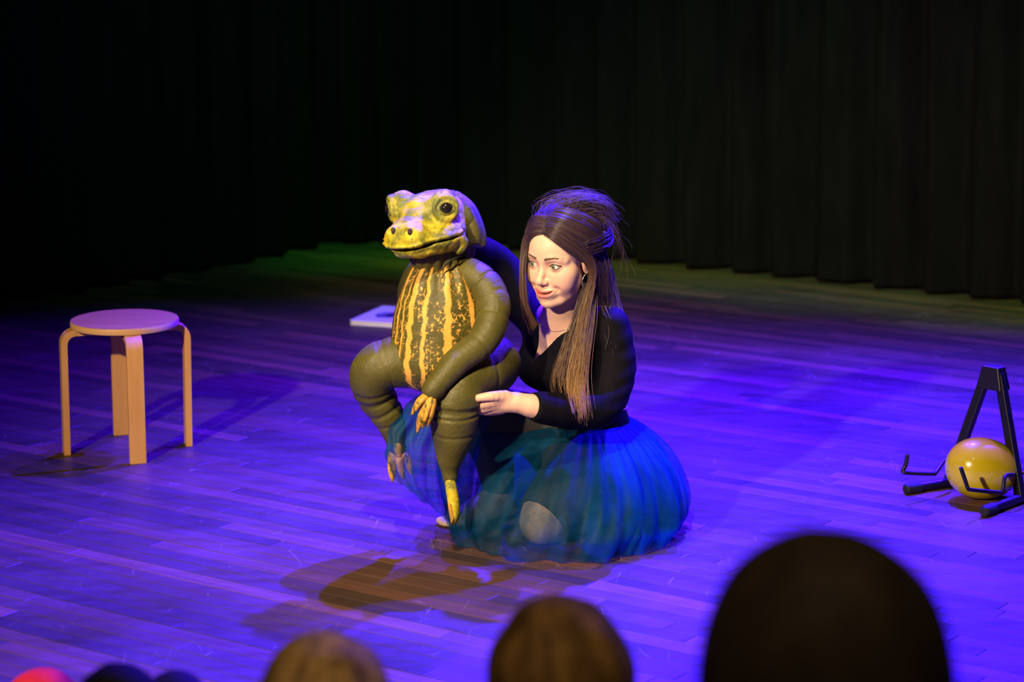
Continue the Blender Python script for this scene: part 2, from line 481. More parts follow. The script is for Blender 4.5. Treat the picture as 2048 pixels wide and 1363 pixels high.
# ---------------------------------------------------------------- white picture book on the floor
def book_mat():
    m, nt, b = new_mat('printed_cover')
    p = coord(nt)
    d1 = nd(nt, 'ShaderNodeVectorMath', {0: mapping(nt, p, scale=(1 / 0.10, 1 / 0.11, 1), loc=(0.75, 0.1, 0))}, operation='LENGTH').outputs['Value']
    wob = math_(nt, 'ADD', d1, math_(nt, 'MULTIPLY', noise(nt, p, 18, 2), 0.8))
    inside = ramp(nt, wob, [(0.0, 1.0), (1.18, 1.0), (1.24, 0.0)])
    pr = mixc(nt, ramp(nt, noise(nt, p, 22, 2), [(0.45, 0.0), (0.55, 1.0)]), (0.03, 0.03, 0.10), (0.22, 0.20, 0.5))
    col = mixc(nt, inside, (0.86, 0.86, 0.88), pr)
    dots = ramp(nt, nd(nt, 'ShaderNodeTexVoronoi', {'Vector': p, 'Scale': 11.0}).outputs['Distance'], [(0.0, 1.0), (0.22, 1.0), (0.26, 0.0)])
    gate = ramp(nt, noise(nt, p, 9.0, 1), [(0.55, 0.0), (0.6, 0.85)])
    col = mixc(nt, math_(nt, 'MULTIPLY', dots, gate), col, (0.9, 0.28, 0.5))
    nt.links.new(col, b.inputs['Base Color']); b.inputs['Roughness'].default_value = 0.3
    return m
M_BOOK = book_mat(); M_PAPER = simple('white_card', (0.85, 0.85, 0.87), 0.5, 0, 0.04)
b0 = FL(700, 649); b1 = FL(745, 618)
ex = FL(790, 655) - b0; ex[2] = 0; ex /= np.linalg.norm(ex)
ey = np.array([-ex[1], ex[0], 0])
bw, bl_, bt = 0.36, 0.34, 0.020
bctr = b0 + ex * bw / 2 + ey * bl_ / 2
book = thing('picture_book', 'flat white picture book lying on the floor behind the frog puppet', 'book', (bctr[0], bctr[1], 0))
for nm, z0, z1, ins, mt in (('back_cover', 0.0, 0.003, 0.0, M_PAPER), ('page_block', 0.003, bt - 0.003, 0.004, M_PAPER), ('front_cover', bt - 0.003, bt, 0.0, M_BOOK)):
    c = []
    for zz in (z0, z1):
        for sx, sy in ((-1, -1), (1, -1), (1, 1), (-1, 1)):
            c.append(np.array([sx * (bw / 2 - ins), sy * (bl_ / 2 - ins), zz]))
    o = mesh_obj(nm, c, MB().box8(c).f, mt, None, False)
    o.parent = book
    o.rotation_euler = (0, 0, math.atan2(ex[1], ex[0]))
# ================================================================ implicit surfaces
def surf(f, lo, hi, h, proj=1, B=6, k=1.3):
    """mesh the zero set of f (surface nets on a sparse grid)"""
    lo = np.array(lo, float); hi = np.array(hi, float)
    nb = np.ceil((hi - lo) / (h * B)).astype(int); n = nb * B
    I = np.stack(np.meshgrid(*[np.arange(q) for q in nb], indexing='ij'), -1).reshape(-1, 3)
    d = f(lo + (I * B + B / 2 - 0.5) * h)
    act = np.abs(d) < B * h * 0.87 * k + h
    D = np.empty(tuple(n), np.float32)
    Db = np.where(d > 0, 1.0, -1.0).astype(np.float32).reshape(tuple(nb))
    D[:] = np.repeat(np.repeat(np.repeat(Db, B, 0), B, 1), B, 2)
    A = I[act]
    off = np.stack(np.meshgrid(*[np.arange(B)] * 3, indexing='ij'), -1).reshape(-1, 3)
    for s in range(0, len(A), 400):
        idx = (A[s:s + 400, None, :] * B + off[None]).reshape(-1, 3)
        D[idx[:, 0], idx[:, 1], idx[:, 2]] = f(lo + idx * h)
    S = D < 0
    c = [S[i:n[0] - 1 + i, j:n[1] - 1 + j, l:n[2] - 1 + l] for i in (0, 1) for j in (0, 1) for l in (0, 1)]
    cnt = sum(x.astype(np.int8) for x in c)
    cells = np.argwhere((cnt > 0) & (cnt < 8))
    vid = -np.ones(cnt.shape, np.int64); vid[tuple(cells.T)] = np.arange(len(cells))
    acc = np.zeros((len(cells), 3)); num = np.zeros(len(cells))
    cor = [(i, j, l) for i in (0, 1) for j in (0, 1) for l in (0, 1)]
    for a in cor:
        for ax in range(3):
            if a[ax]: continue
            b = list(a); b[ax] = 1
            da = D[tuple((cells + a).T)]; db = D[tuple((cells + b).T)]
            x = (da < 0) != (db < 0)
            t = np.where(x, da / np.where(x, da - db, 1), 0)
            p = np.broadcast_to(np.array(a, float), acc.shape).copy(); p[:, ax] += t
            acc += p * x[:, None]; num += x
    V = lo + (cells + acc / num[:, None]) * h
    Q = []
    for ax in range(3):
        o1, o2 = [(1, 2), (2, 0), (0, 1)][ax]
        sl0 = [slice(None)] * 3; sl1 = [slice(None)] * 3
        sl0[ax] = slice(0, -1); sl1[ax] = slice(1, None)
        X = S[tuple(sl0)] != S[tuple(sl1)]
        e = np.argwhere(X)
        e = e[(e[:, o1] > 0) & (e[:, o2] > 0) & (e[:, o1] < n[o1] - 1) & (e[:, o2] < n[o2] - 1)]
        inside = S[tuple(e.T)]
        q = []
        for d1, d2 in ((1, 1), (0, 1), (0, 0), (1, 0)):
            cc = e.copy(); cc[:, o1] -= d1; cc[:, o2] -= d2
            q.append(vid[tuple(cc.T)])
        q = np.stack(q, 1)
        q[~inside] = q[~inside][:, ::-1]
        Q.append(q)
    Q = np.concatenate(Q)
    for _ in range(proj):
        d = f(V); e = h * 0.4
        g = np.stack([f(V + np.eye(3)[i] * e) - d for i in range(3)], 1) / e
        g2 = (g * g).sum(1) + 1e-6
        V = V - g * np.clip(d / g2, -0.6 * h, 0.6 * h)[:, None] * (1.0 / 1.0)
    return V, Q
def np_mesh(name, V, Q, mat=None, parent=None, smooth=True):
    me = bpy.data.meshes.new(name)
    me.vertices.add(len(V)); me.vertices.foreach_set('co', np.asarray(V, np.float32).ravel())
    k = Q.shape[1]
    me.loops.add(len(Q) * k); me.loops.foreach_set('vertex_index', np.asarray(Q, np.int32).ravel())
    me.polygons.add(len(Q)); me.polygons.foreach_set('loop_start', np.arange(0, len(Q) * k, k, dtype=np.int32))
    me.update(calc_edges=True); me.validate()
    return link_mesh(name, me, mat, parent, smooth)
def fattr(o, name, vals):
    a = o.data.attributes.new(name, 'FLOAT', 'POINT'); a.data.foreach_set('value', np.asarray(vals, np.float32))
def cattr(o, name, cols):
    c = np.ones((len(cols), 4), np.float32); c[:, :3] = cols
    a = o.data.attributes.new(name, 'FLOAT_COLOR', 'POINT'); a.data.foreach_set('color', c.ravel())
def smin(a, b, k):
    h = np.clip(0.5 + 0.5 * (b - a) / k, 0, 1)
    return b + (a - b) * h - k * h * (1 - h)
def smax(a, b, k): return -smin(-a, -b, k)
def sph(p, c, r): return np.linalg.norm(p - np.asarray(c), axis=1) - r
def ell(p, c, r, R=None):
    q = p - np.asarray(c, float)
    if R is not None: q = q @ np.asarray(R).T         # rows of R are the local axes
    r = np.asarray(r, float)
    k0 = np.sqrt(((q / r) ** 2).sum(1)); k1 = np.sqrt(((q / r ** 2) ** 2).sum(1)) + 1e-9
    return np.where(k0 < 1e-4, -r.min(), k0 * (k0 - 1) / k1)
def cone(p, a, b, r1, r2):
    a = np.asarray(a, float); b = np.asarray(b, float); ab = b - a
    t = np.clip(((p - a) @ ab) / (ab @ ab), 0, 1)
    return np.linalg.norm(p - a - t[:, None] * ab, axis=1) - (r1 + (r2 - r1) * t)
def chain(p, pts, rad, k=0.01, n=None):
    """a smooth tapering limb"""
    A = np.c_[np.array(pts, float), rad]
    A = spline(A, n or (len(pts) - 1) * 4 + 1)
    d = None
    for i in range(len(A) - 1):
        e = cone(p, A[i, :3], A[i + 1, :3], A[i, 3], A[i + 1, 3])
        d = e if d is None else (smin(d, e, k) if k else np.minimum(d, e))
    return d
def wob(p, freq, seed, n=6):
    r = np.random.default_rng(seed); s = 0
    for i in range(n):
        v = r.normal(size=3); v *= freq * r.uniform(0.6, 1.5) / np.linalg.norm(v)
        s = s + np.sin(p @ v + r.uniform(0, 6.28))
    return s / n
def rotz(a): c, s = math.cos(a), math.sin(a); return np.array([[c, -s, 0], [s, c, 0], [0, 0, 1.0]])
def bounds(pts, m):
    P = np.array(pts, float); return P.min(0) - m, P.max(0) + m
def seg_dist(p, pts):
    """distance to a polyline and the parameter 0..1 along it"""
    P = np.array(pts, float); best = np.full(len(p), 9.0); par = np.zeros(len(p))
    for i in range(len(P) - 1):
        ab = P[i + 1] - P[i]; t = np.clip(((p - P[i]) @ ab) / (ab @ ab + 1e-12), 0, 1)
        d = np.linalg.norm(p - P[i] - t[:, None] * ab, axis=1)
        m_ = d < best; best = np.where(m_, d, best); par = np.where(m_, (i + t) / (len(P) - 1), par)
    return best, par
def sphere_mesh(c, axis, r, n=28, m_=20):
    axis = np.asarray(axis, float) / np.linalg.norm(axis)
    e1 = np.cross(axis, [0.01, 0.02, 1.0]); e1 /= np.linalg.norm(e1); e2 = np.cross(e1, axis)
    V = [c + axis * r]; T = [0.0]; Fc = []
    for i in range(1, m_):
        t = math.pi * i / m_
        for k in range(n):
            a = 2 * math.pi * k / n
            V.append(c + r * (math.cos(t) * axis + math.sin(t) * (math.cos(a) * e1 + math.sin(a) * e2))); T.append(t)
    V.append(c - axis * r); T.append(math.pi)
    for k in range(n): Fc.append((0, 1 + k, 1 + (k + 1) % n))
    for i in range(m_ - 2):
        for k in range(n):
            k2 = (k + 1) % n; Fc.append((1 + i * n + k, 1 + (i + 1) * n + k, 1 + (i + 1) * n + k2, 1 + i * n + k2))
    for k in range(n): Fc.append((len(V) - 1, len(V) - 2 - k, len(V) - 2 - (k + 1) % n))
    return V, Fc, T
# ================================================================ the frog puppet
PSI = math.radians(33)
FF = np.array([-math.sin(PSI), -math.cos(PSI), 0])      # the way it faces
FLt = np.array([math.cos(PSI), -math.sin(PSI), 0])      # its left, towards the viewer's right
UP = np.array([0, 0, 1.0])
def cloth_mat(name, stripes):
    m, nt, b = new_mat(name)
    p = coord(nt)
    n1 = noise(nt, p, 9, 4, 0.6)
    col = mixc(nt, ramp(nt, n1, [(0.3, 0.0), (0.7, 1.0)]), (0.060, 0.058, 0.011), (0.110, 0.102, 0.022))
    if stripes:
        u = nd(nt, 'ShaderNodeAttribute', attribute_name='around').outputs['Fac']
        v = nd(nt, 'ShaderNodeAttribute', attribute_name='height').outputs['Fac']
        wv = nd(nt, 'ShaderNodeCombineXYZ', {0: math_(nt, 'MULTIPLY', u, 1.0), 1: math_(nt, 'MULTIPLY', v, 1.0)}).outputs[0]
        w1 = noise(nt, mapping(nt, wv, scale=(2, 5, 1)), 1.6, 3, 0.5)
        uu = math_(nt, 'ADD', u, math_(nt, 'MULTIPLY', math_(nt, 'SUBTRACT', w1, 0.5), 0.09))
        w2 = noise(nt, mapping(nt, wv, scale=(30, 8, 1)), 2.0, 3, 0.6)
        uu = math_(nt, 'ADD', uu, math_(nt, 'MULTIPLY', math_(nt, 'SUBTRACT', w2, 0.5), 0.014))
        st = [(0.0, 0)]
        for c_, w_ in STRIPES:
            st += [(c_ - w_, 0), (c_ - w_ + 0.006, 1), (c_ + w_ - 0.006, 1), (c_ + w_, 0)]
        st.append((1.0, 0))
        mask = ramp(nt, uu, st)
        # dry-brush drop-outs inside a stripe and dabs between the stripes
        dry = ramp(nt, noise(nt, mapping(nt, wv, scale=(60, 7, 1)), 1.5, 4, 0.7), [(0.60, 1.0), (0.70, 0.25)])
        mask = math_(nt, 'MULTIPLY', mask, dry)
        dab = noise(nt, mapping(nt, wv, scale=(30, 22, 1)), 1.4, 4, 0.75, 0.5)
        patch = ramp(nt, noise(nt, mapping(nt, wv, scale=(5, 4, 1), loc=(3, 1, 0)), 1.6, 2), [(0.40, 0.0), (0.50, 1.0)])
        dabs = math_(nt, 'MULTIPLY', ramp(nt, dab, [(0.555, 0.0), (0.575, 1.0)]), patch)
        inside = ramp(nt, u, [(0.0, 0), (0.055, 0), (0.08, 1), (0.83, 1), (0.87, 0)])
        mask = math_(nt, 'MAXIMUM', mask, math_(nt, 'MULTIPLY', dabs, inside))
        vm = ramp(nt, v, [(0.02, 0.0), (0.05, 1.0), (0.965, 1.0), (0.99, 0.5)])
        mask = math_(nt, 'MULTIPLY', mask, vm)
        och = mixc(nt, noise(nt, p, 30, 3), (0.66, 0.33, 0.045), (0.90, 0.50, 0.10))
        col = mixc(nt, mask, col, och)
    nt.links.new(col, b.inputs['Base Color'])
    b.inputs['Roughness'].default_value = 0.44
    b.inputs['Specular IOR Level'].default_value = 0.4
    bump(nt, math_(nt, 'ADD', noise(nt, p, 600, 2), math_(nt, 'MULTIPLY', noise(nt, p, 36, 4, 0.6, 1.2), 4.0)), 0.32, 0.0022, b)
    return m
STRIPES = [(0.08, 0.010), (0.145, 0.014), (0.205, 0.010), (0.275, 0.026), (0.39, 0.018), (0.56, 0.028), (0.75, 0.022)]
M_CLOTH = cloth_mat('olive_stuffed_cloth', False)
M_BELLY = cloth_mat('olive_cloth_painted_stripes', True)
def paint_mat(name, yellow, orange=False):
    m, nt, b = new_mat(name)
    p = coord(nt)
    if orange:
        col = ramp(nt, noise(nt, mapping(nt, p, scale=(1, 1, 0.35)), 70, 4, 0.65), [(0.36, (0.10, 0.09, 0.015)), (0.45, (0.50, 0.27, 0.03)), (0.65, (0.85, 0.45, 0.06))])
    else:
        n1 = noise(nt, p, 16, 6, 0.68, 0.4)
        col = ramp(nt, n1, [(0.30, (0.075, 0.085, 0.012)), (0.43, (0.20, 0.21, 0.018)), (0.52, (0.46, 0.40, 0.015)), (0.66, (0.72, 0.56, 0.025))])
        n2 = noise(nt, mapping(nt, p, loc=(4, 2, 1)), 20, 5, 0.6)
        top = nd(nt, 'ShaderNodeAttribute', attribute_name='crown').outputs['Fac']
        grey = math_(nt, 'MULTIPLY', ramp(nt, n2, [(0.38, 0.0), (0.58, 0.9)]), top)
        col = mixc(nt, grey, col, (0.13, 0.20, 0.115))
        dk = ramp(nt, noise(nt, p, 75, 3, 0.7), [(0.30, 0.6), (0.45, 0.0)])
        col = mixc(nt, dk, col, (0.06, 0.065, 0.012))
    nt.links.new(col, b.inputs['Base Color'])
    b.inputs['Roughness'].default_value = 0.48
    bump(nt, math_(nt, 'ADD', noise(nt, p, 110, 4, 0.7), math_(nt, 'MULTIPLY', noise(nt, p, 30, 3), 2.0)), 0.5, 0.004, b)
    return m
M_HEAD = paint_mat('painted_latex_yellow_green', True)
M_DIGIT = paint_mat('painted_latex_orange', True, True)
M_EYEDARK = simple('glossy_black_eye', (0.012, 0.010, 0.008), 0.06)
M_IRIS = simple('olive_iris', (0.16, 0.15, 0.03), 0.15, 0, 0.4, 60)
M_DARK = simple('dark_seam', (0.012, 0.014, 0.008), 0.8)
M_LIP = simple('mouth_inside', (0.035, 0.018, 0.012), 0.7)

FY = 6.98                                    # depth of the frog's body
fbase = W(880, 800, FY)
frog = thing('frog_puppet', 'large stuffed frog puppet with yellow green head and orange striped belly', 'puppet', (fbase[0], fbase[1], float(fbase[2]) - 0.3))

# ---- trunk: a pear sewn from olive cloth, gathered at the neck
b_top = W(884, 520, FY + 0.01); b_ch = W(884, 575, FY); b_mid = W(884, 655, FY); b_low = W(866, 722, FY - 0.01)
b_hip = W(925, 735, FY + 0.03)
def f_trunk(p):
    d = ell(p, b_mid, (0.142, 0.130, 0.150))
    d = smin(d, ell(p, b_ch, (0.105, 0.095, 0.105)), 0.06)
    d = smin(d, ell(p, b_low, (0.118, 0.118, 0.085)), 0.06)
    d = smin(d, ell(p, b_hip, (0.115, 0.12, 0.08)), 0.05)
    d = smin(d, cone(p, b_ch, b_top, 0.07, 0.050), 0.03)
    # gathers at the neck
    q = p - b_top; a = np.arctan2(q @ FLt, q @ FF)
    z = np.clip(1 - np.abs(p[:, 2] - b_top[2] + 0.02) / 0.10, 0, 1)
    d = d + 0.004 * z * np.sin(a * 15)
    return d + 0.0022 * wob(p, 38, 3) + 0.001 * wob(p, 110, 5)
lo, hi = b_low - 0.28, b_top + [0.28, 0.28, 0.045]
lo[2] = b_low[2] - 0.13
V, Q = surf(f_trunk, lo, hi, 0.0045)
o = np_mesh('body', V, Q, M_BELLY, frog)
q = V - np.array([b_mid[0], b_mid[1], 0]); zz = (V[:, 2] - (b_low[2] - 0.085)) / (b_top[2] - b_low[2] + 0.085)
ang = np.arctan2(q[:, 0] - (np.interp(zz, [0, .3, 1], [-0.02, -0.005, 0.0])), -q[:, 1])    # 0 faces the audience
fattr(o, 'around', np.clip(ang / math.pi + 0.5, -0.2, 1.2)); fattr(o, 'height', np.clip(zz, 0, 1))
tag(o, 'olive belly painted with orange stripes')

# ---- arms
arm_pts = [W(940, 545, FY - 0.03), W(974, 575, FY - 0.06), W(987, 625, FY - 0.10), W(966, 680, FY - 0.15), W(915, 722, FY - 0.20), W(880, 762, FY - 0.235), W(863, 783, FY - 0.245)]
arm_r = [0.042, 0.044, 0.044, 0.040, 0.035, 0.029, 0.026]
def f_arm(p):
    d = chain(p, arm_pts, arm_r, 0.012)
    s, t = seg_dist(p, spline(arm_pts, 30))
    w_ = 0.02 * wob(p, 30, 9)
    for c_, a_ in ((0.12, .0040), (0.24, .0016), (0.36, .0024), (0.55, .0016), (0.86, .002)):
        d = d + a_ * np.exp(-((t - c_ + w_) / 0.011) ** 2)
    return d + 0.002 * wob(p, 55, 12)
lo, hi = bounds(arm_pts, 0.065)
V, Q = surf(f_arm, lo, hi, 0.004)
arm = np_mesh('arm', V, Q, M_CLOTH, frog)
arm2 = [W(835, 545, FY + 0.05), W(822, 590, FY + 0.11), W(838, 650, FY + 0.14), W(865, 700, FY + 0.13), W(870, 730, FY + 0.12)]
lo, hi = bounds(arm2, 0.06)
V, Q = surf(lambda p: chain(p, arm2, [0.035, 0.036, 0.032, 0.027, 0.024], 0.012), lo, hi, 0.006)
np_mesh('arm', V, Q, M_CLOTH, frog)

def digit(name, pts, rad, parent, mat=M_DIGIT, flat=0.7):
    P = spline(np.c_[np.array(pts, float), rad], 16)
    o = MB().tube(P[:, :3], np.maximum(P[:, 3], 0.001), 12, True, flat).build(name, mat, parent)
    return o
# ---- hand: a cuffed wrist, three long painted fingers and one apart
hy = FY - 0.25
digit('finger', [W(858, 786, hy), W(842, 800, hy - .012), W(831, 815, hy - .018), W(823, 829, hy - .012)], [0.013, 0.0145, 0.011, 0.003], arm)
digit('finger', [W(861, 784, hy), W(849, 812, hy - .010), W(840, 840, hy - .010), W(834, 865, hy)], [0.013, 0.014, 0.012, 0.003], arm)
digit('finger', [W(865, 784, hy - .004), W(858, 812, hy - .014), W(850, 838, hy - .014), W(845, 855, hy - .004)], [0.013, 0.014, 0.012, 0.004], arm)
digit('finger', [W(869, 784, hy), W(866, 810, hy - .008), W(860, 835, hy - .008), W(853, 854, hy)], [0.012, 0.014, 0.012, 0.003], arm)

# ---- legs: fat thighs, bent knees, narrow painted feet
def leg(pts, rad, folds, seed, h=0.0048):
    sp = spline(pts, 40)
    def f(p):
        d = chain(p, pts, rad, 0.018)
        s, t = seg_dist(p, sp)
        for c_, w_, a_ in folds: d = d + a_ * np.exp(-((t - c_ + 0.012 * wob(p, 26, seed + 7)) / w_) ** 2)
        return d + 0.003 * wob(p, 30, seed) + 0.0018 * wob(p, 80, seed + 1)
    lo, hi = bounds(pts, max(rad) + 0.02)
    V, Q = surf(f, lo, hi, h)
    return np_mesh('leg', V, Q, M_CLOTH, frog)
near_leg = leg([W(985, 728, FY - 0.0), W(960, 738, FY - .06), W(925, 762, FY - .13), W(910, 795, FY - .175), W(908, 830, FY - .175), W(907, 870, FY - .165), W(900, 915, FY - .155), W(899, 935, FY - .15), W(900, 962, FY - .15)],
               [0.080, 0.080, 0.072, 0.066, 0.060, 0.052, 0.030, 0.0155, 0.0145],
               [(0.44, 0.02, 0.007), (0.48, 0.012, 0.005), (0.35, 0.012, 0.003), (0.60, 0.01, 0.0025), (0.16, 0.01, 0.003)], 21)
far_leg = leg([W(850, 728, FY - .0), W(805, 722, FY - .02), W(765, 728, FY - .03), W(744, 752, FY - .02), W(752, 790, FY + .01), W(775, 830, FY + .03), W(788, 865, FY + .04), W(793, 890, FY + .04), W(797, 908, FY + .04)],
              [0.068, 0.066, 0.060, 0.056, 0.050, 0.040, 0.026, 0.016, 0.015],
              [(0.50, 0.02, 0.006), (0.44, 0.012, 0.004), (0.58, 0.012, 0.004), (0.66, 0.01, 0.003), (0.22, 0.012, 0.003)], 31)
y_ = FY - .155
digit('foot', [W(899, 955, y_), W(903, 980, y_ - .004), W(907, 1005, y_ - .006), W(909, 1030, y_ - .004), W(907, 1048, y_)], [0.0150, 0.0165, 0.0170, 0.0150, 0.004], near_leg, M_HEAD, 1.0)
digit('toe', [W(906, 990, y_), W(914, 1015, y_ + .006), W(914, 1035, y_ + .006), W(911, 1046, y_)], [0.010, 0.011, 0.009, 0.003], near_leg)
digit('toe', [W(897, 985, y_ - .004), W(901, 1012, y_ - .014), W(904, 1035, y_ - .014), W(903, 1046, y_ - .008)], [0.009, 0.010, 0.009, 0.003], near_leg)
y_ = FY + .04
digit('toe', [W(787, 895, y_), W(783, 920, y_ - .02), W(784, 945, y_ - .02), W(785, 963, y_ - .012)], [0.011, 0.0125, 0.0115, 0.003], far_leg)
digit('toe', [W(796, 900, y_), W(799, 920, y_ - .02), W(803, 942, y_ - .02), W(807, 958, y_ - .012)], [0.011, 0.0125, 0.0105, 0.003], far_leg)
digit('toe', [W(803, 900, y_), W(813, 915, y_ - .015), W(820, 935, y_ - .015), W(826, 951, y_ - .01)], [0.011, 0.0125, 0.0105, 0.003], far_leg)
digit('foot', [W(794, 872, y_), W(795, 892, y_ - .008), W(798, 912, y_ - .01)], [0.017, 0.023, 0.016], far_leg)

# ---- head, in its own frame: x to its left, y forwards, z up
HO = W(861, 443, FY - 0.02)
HA = np.stack([FLt, FF, UP])                # rows: local axes
tl = math.radians(-6)                       # nose a little down
HA = np.stack([FLt, FF * math.cos(tl) + UP * math.sin(tl), UP * math.cos(tl) - FF * math.sin(tl)])
rl = math.radians(5)                        # near eye raised
HA = np.stack([HA[0] * math.cos(rl) + HA[2] * math.sin(rl), HA[1], HA[2] * math.cos(rl) - HA[0] * math.sin(rl)])
def h2w(q): return HO + np.asarray(q, float) @ HA
EYE = [np.array([s * 0.088, 0.042, 0.050]) for s in (-1, 1)]
EDIR = [np.array([s * 0.74, 0.66, 0.04]) for s in (-1, 1)]
EDIR = [v / np.linalg.norm(v) for v in EDIR]
def f_head(pw):
    p = (pw - HO) @ HA.T
    s = np.abs(p[:, 0])
    ps = np.c_[s, p[:, 1], p[:, 2]]
    d = ell(ps, (0, -0.015, 0.002), (0.092, 0.105, 0.082))
    d = smin(d, cone(ps, (0, 0.035, 0.022), (0, 0.112, -0.012), 0.056, 0.042), 0.03)   # sloping muzzle
    d = smin(d, ell(ps, (0, 0.075, -0.026), (0.082, 0.082, 0.046)), 0.03)
    d = smin(d, ell(ps, (0.022, 0.118, -0.016), (0.046, 0.042, 0.036)), 0.02)          # broad nose end
    d = smin(d, ell(ps, (0.068, 0.028, -0.030), (0.045, 0.072, 0.044)), 0.03)          # cheeks
    # eye turrets
    ed = EDIR[1]; ec = EYE[1]
    d = smin(d, ell(ps, ec - ed * 0.024, (0.042, 0.042, 0.047)), 0.020)
    q = ps - ec; ax = q @ ed; rr = np.linalg.norm(q - ax[:, None] * ed, axis=1)
    tor = np.sqrt((rr - 0.0315) ** 2 + (ax - 0.008) ** 2) - 0.0075                      # thick outer ring
    d = smin(d, tor, 0.008)
    d = smax(d, -sph(ps, ec + ed * 0.028, 0.026), 0.005)
    qz = q - ax[:, None] * ed; lid_r = np.sqrt((qz[:, 0] ** 2 + qz[:, 1] ** 2) + (qz[:, 2] * 1.25) ** 2)
    tor2 = np.sqrt((lid_r - 0.0205) ** 2 + (ax - 0.013) ** 2) - 0.0045                  # lids
    d = smin(d, tor2, 0.003)
    # jaw
    jaw = ell(ps, (0, 0.052, -0.060), (0.074, 0.094, 0.024))
    jaw = smin(jaw, ell(ps, (0.045, 0.01, -0.054), (0.045, 0.06, 0.026)), 0.02)
    d = smin(d, jaw, 0.012)
    # mouth slit, curving up at the corners
    mz = -0.045 + 0.010 * np.clip((s - 0.02) / 0.06, 0, 1) ** 2
    slit = np.maximum(np.abs(p[:, 2] - mz) - 0.0042, -(p[:, 1] - 0.005))
    slit = np.maximum(slit, -(d + 0.020))
    d = smax(d, -slit, 0.004)
    d = smin(d, np.sqrt(np.maximum(d + 0.002, 0) ** 2 * 0.4 + (p[:, 2] - mz - 0.011) ** 2) - 0.0045 + np.where(p[:, 1] > 0.01, 0, 0.02), 0.006)  # upper lip
    # folded flap at the mouth corner
    fl_ = chain(ps, [(0.088, 0.022, -0.030), (0.100, 0.010, -0.046), (0.101, 0.002, -0.064), (0.092, 0.010, -0.083)], [0.010, 0.012, 0.013, 0.008], 0.008)
    d = smin(d, fl_, 0.010)
    d = smin(d, sph(ps, (0.092, 0.012, -0.018), 0.012), 0.010)
    # nostrils on small mounds
    d = smin(d, sph(ps, (0.026, 0.142, 0.006), 0.0150), 0.012)
    d = smax(d, -sph(ps, (0.028, 0.156, 0.009), 0.0085), 0.004)
    # warts and modelling-tool relief
    d = d + 0.0034 * wob(p, 70, 41) + 0.0026 * wob(p, 150, 42, 8) + 0.0014 * wob(p, 330, 43, 8)
    return d
V, Q = surf(f_head, HO - 0.20, HO + 0.20, 0.0029)
hd = np_mesh('head', V, Q, M_HEAD, frog)
L = (V - HO) @ HA.T
fattr(hd, 'crown', np.clip(0.10 + 8 * (L[:, 2] - 0.015) + 2.0 * np.clip(0.03 - L[:, 1], 0, 1), 0, 1))
tag(hd, 'modelled frog head painted yellow green and grey')
for ec, ed in zip(EYE, EDIR):
    ctr = h2w(ec + ed * 0.004)
    def ball(c, r, name, mat, par, sq=1.0, ax=None):
        V = []; n = 24; m_ = 14; Fc = []
        axw = ax @ HA; e1 = np.cross(axw, UP); e1 /= np.linalg.norm(e1); e2 = np.cross(e1, axw)
        for i in range(m_):
            t = math.pi * (i + 0.02) / (m_ - 0.96)
            for k in range(n):
                a = 2 * math.pi * k / n
                V.append(c + r * (math.cos(t) * axw * sq + math.sin(t) * (math.cos(a) * e1 + math.sin(a) * e2)))
        for i in range(m_ - 1):
            for k in range(n):
                k2 = (k + 1) % n; Fc.append((i * n + k, (i + 1) * n + k, (i + 1) * n + k2, i * n + k2))
        Fc.append(tuple(range(n))); Fc.append(tuple((m_ - 1) * n + k for k in range(n - 1, -1, -1)))
        return MB().add(V, Fc).build(name, mat, par)
    e_ = ball(ctr, 0.0215, 'eye', M_IRIS, hd, 0.9, ed)
    ball(ctr + (ed @ HA) * 0.0085, 0.0165, 'pupil', M_EYEDARK, hd, 0.85, ed)

def hit_head(x, y):
    d = ray(x, y); d = d / np.linalg.norm(d); t = 6.2
    for _ in range(120):
        e = float(f_head(np.array([CAM + d * t]))[0]); t += max(e * 0.6, 0.0004)
        if e < 0.0008: break
    return CAM + d * t
for x, y in ((787, 461), (820, 463)):
    c_ = hit_head(x, y)
    V_, F_, _t = sphere_mesh(c_ + FF * 0.001, FF, 0.0088, 16, 12)
    V_ = [c_ + (v - c_) * np.array([0.75, 0.6, 1.15]) for v in V_]
    MB().add(V_, F_).build('nostril', M_LIP, hd)
for ec, ed in zip(EYE, EDIR):                 # dark rims round the eyes
    axw = ed @ HA; e1 = np.cross(axw, UP); e1 /= np.linalg.norm(e1); e2 = np.cross(e1, axw); c_ = h2w(ec + ed * 0.0155)
    MB().tube([c_ + 0.0172 * (math.cos(a) * e1 + 0.80 * math.sin(a) * e2) for a in np.linspace(0, 2 * math.pi, 36)], 0.0022, 6, False).build('eye_rim', M_DARK, hd)
# ---- neck: gathered cloth hood behind the jaw, dark tie
nk = [h2w((0.0, -0.066, 0.004)), h2w((0.01, -0.085, -0.03)), W(900, 500, FY + .05), W(890, 530, FY + 0.02)]
def f_hood(p):
    d = chain(p, nk, [0.070, 0.068, 0.058, 0.055], 0.02)
    d = smin(d, chain(p, [h2w((0.06, -0.07, 0.0)), h2w((0.088, -0.075, -0.045)), h2w((0.10, -0.085, -0.085))], [0.04, 0.03, 0.012], 0.01), 0.025)
    q = p - nk[2]; a = np.arctan2(q @ FLt, q @ FF)
    return d + 0.0035 * np.sin(a * 13 + 2 * wob(p, 20, 3)) + 0.002 * wob(p, 60, 8)
lo, hi = bounds(nk, 0.13)
V, Q = surf(f_hood, lo, hi, 0.0045)
hood = np_mesh('neck_hood', V, Q, M_CLOTH, frog)
throat = [h2w((0.0, 0.02, -0.075)), W(868, 510, FY - 0.01), W(880, 530, FY)]
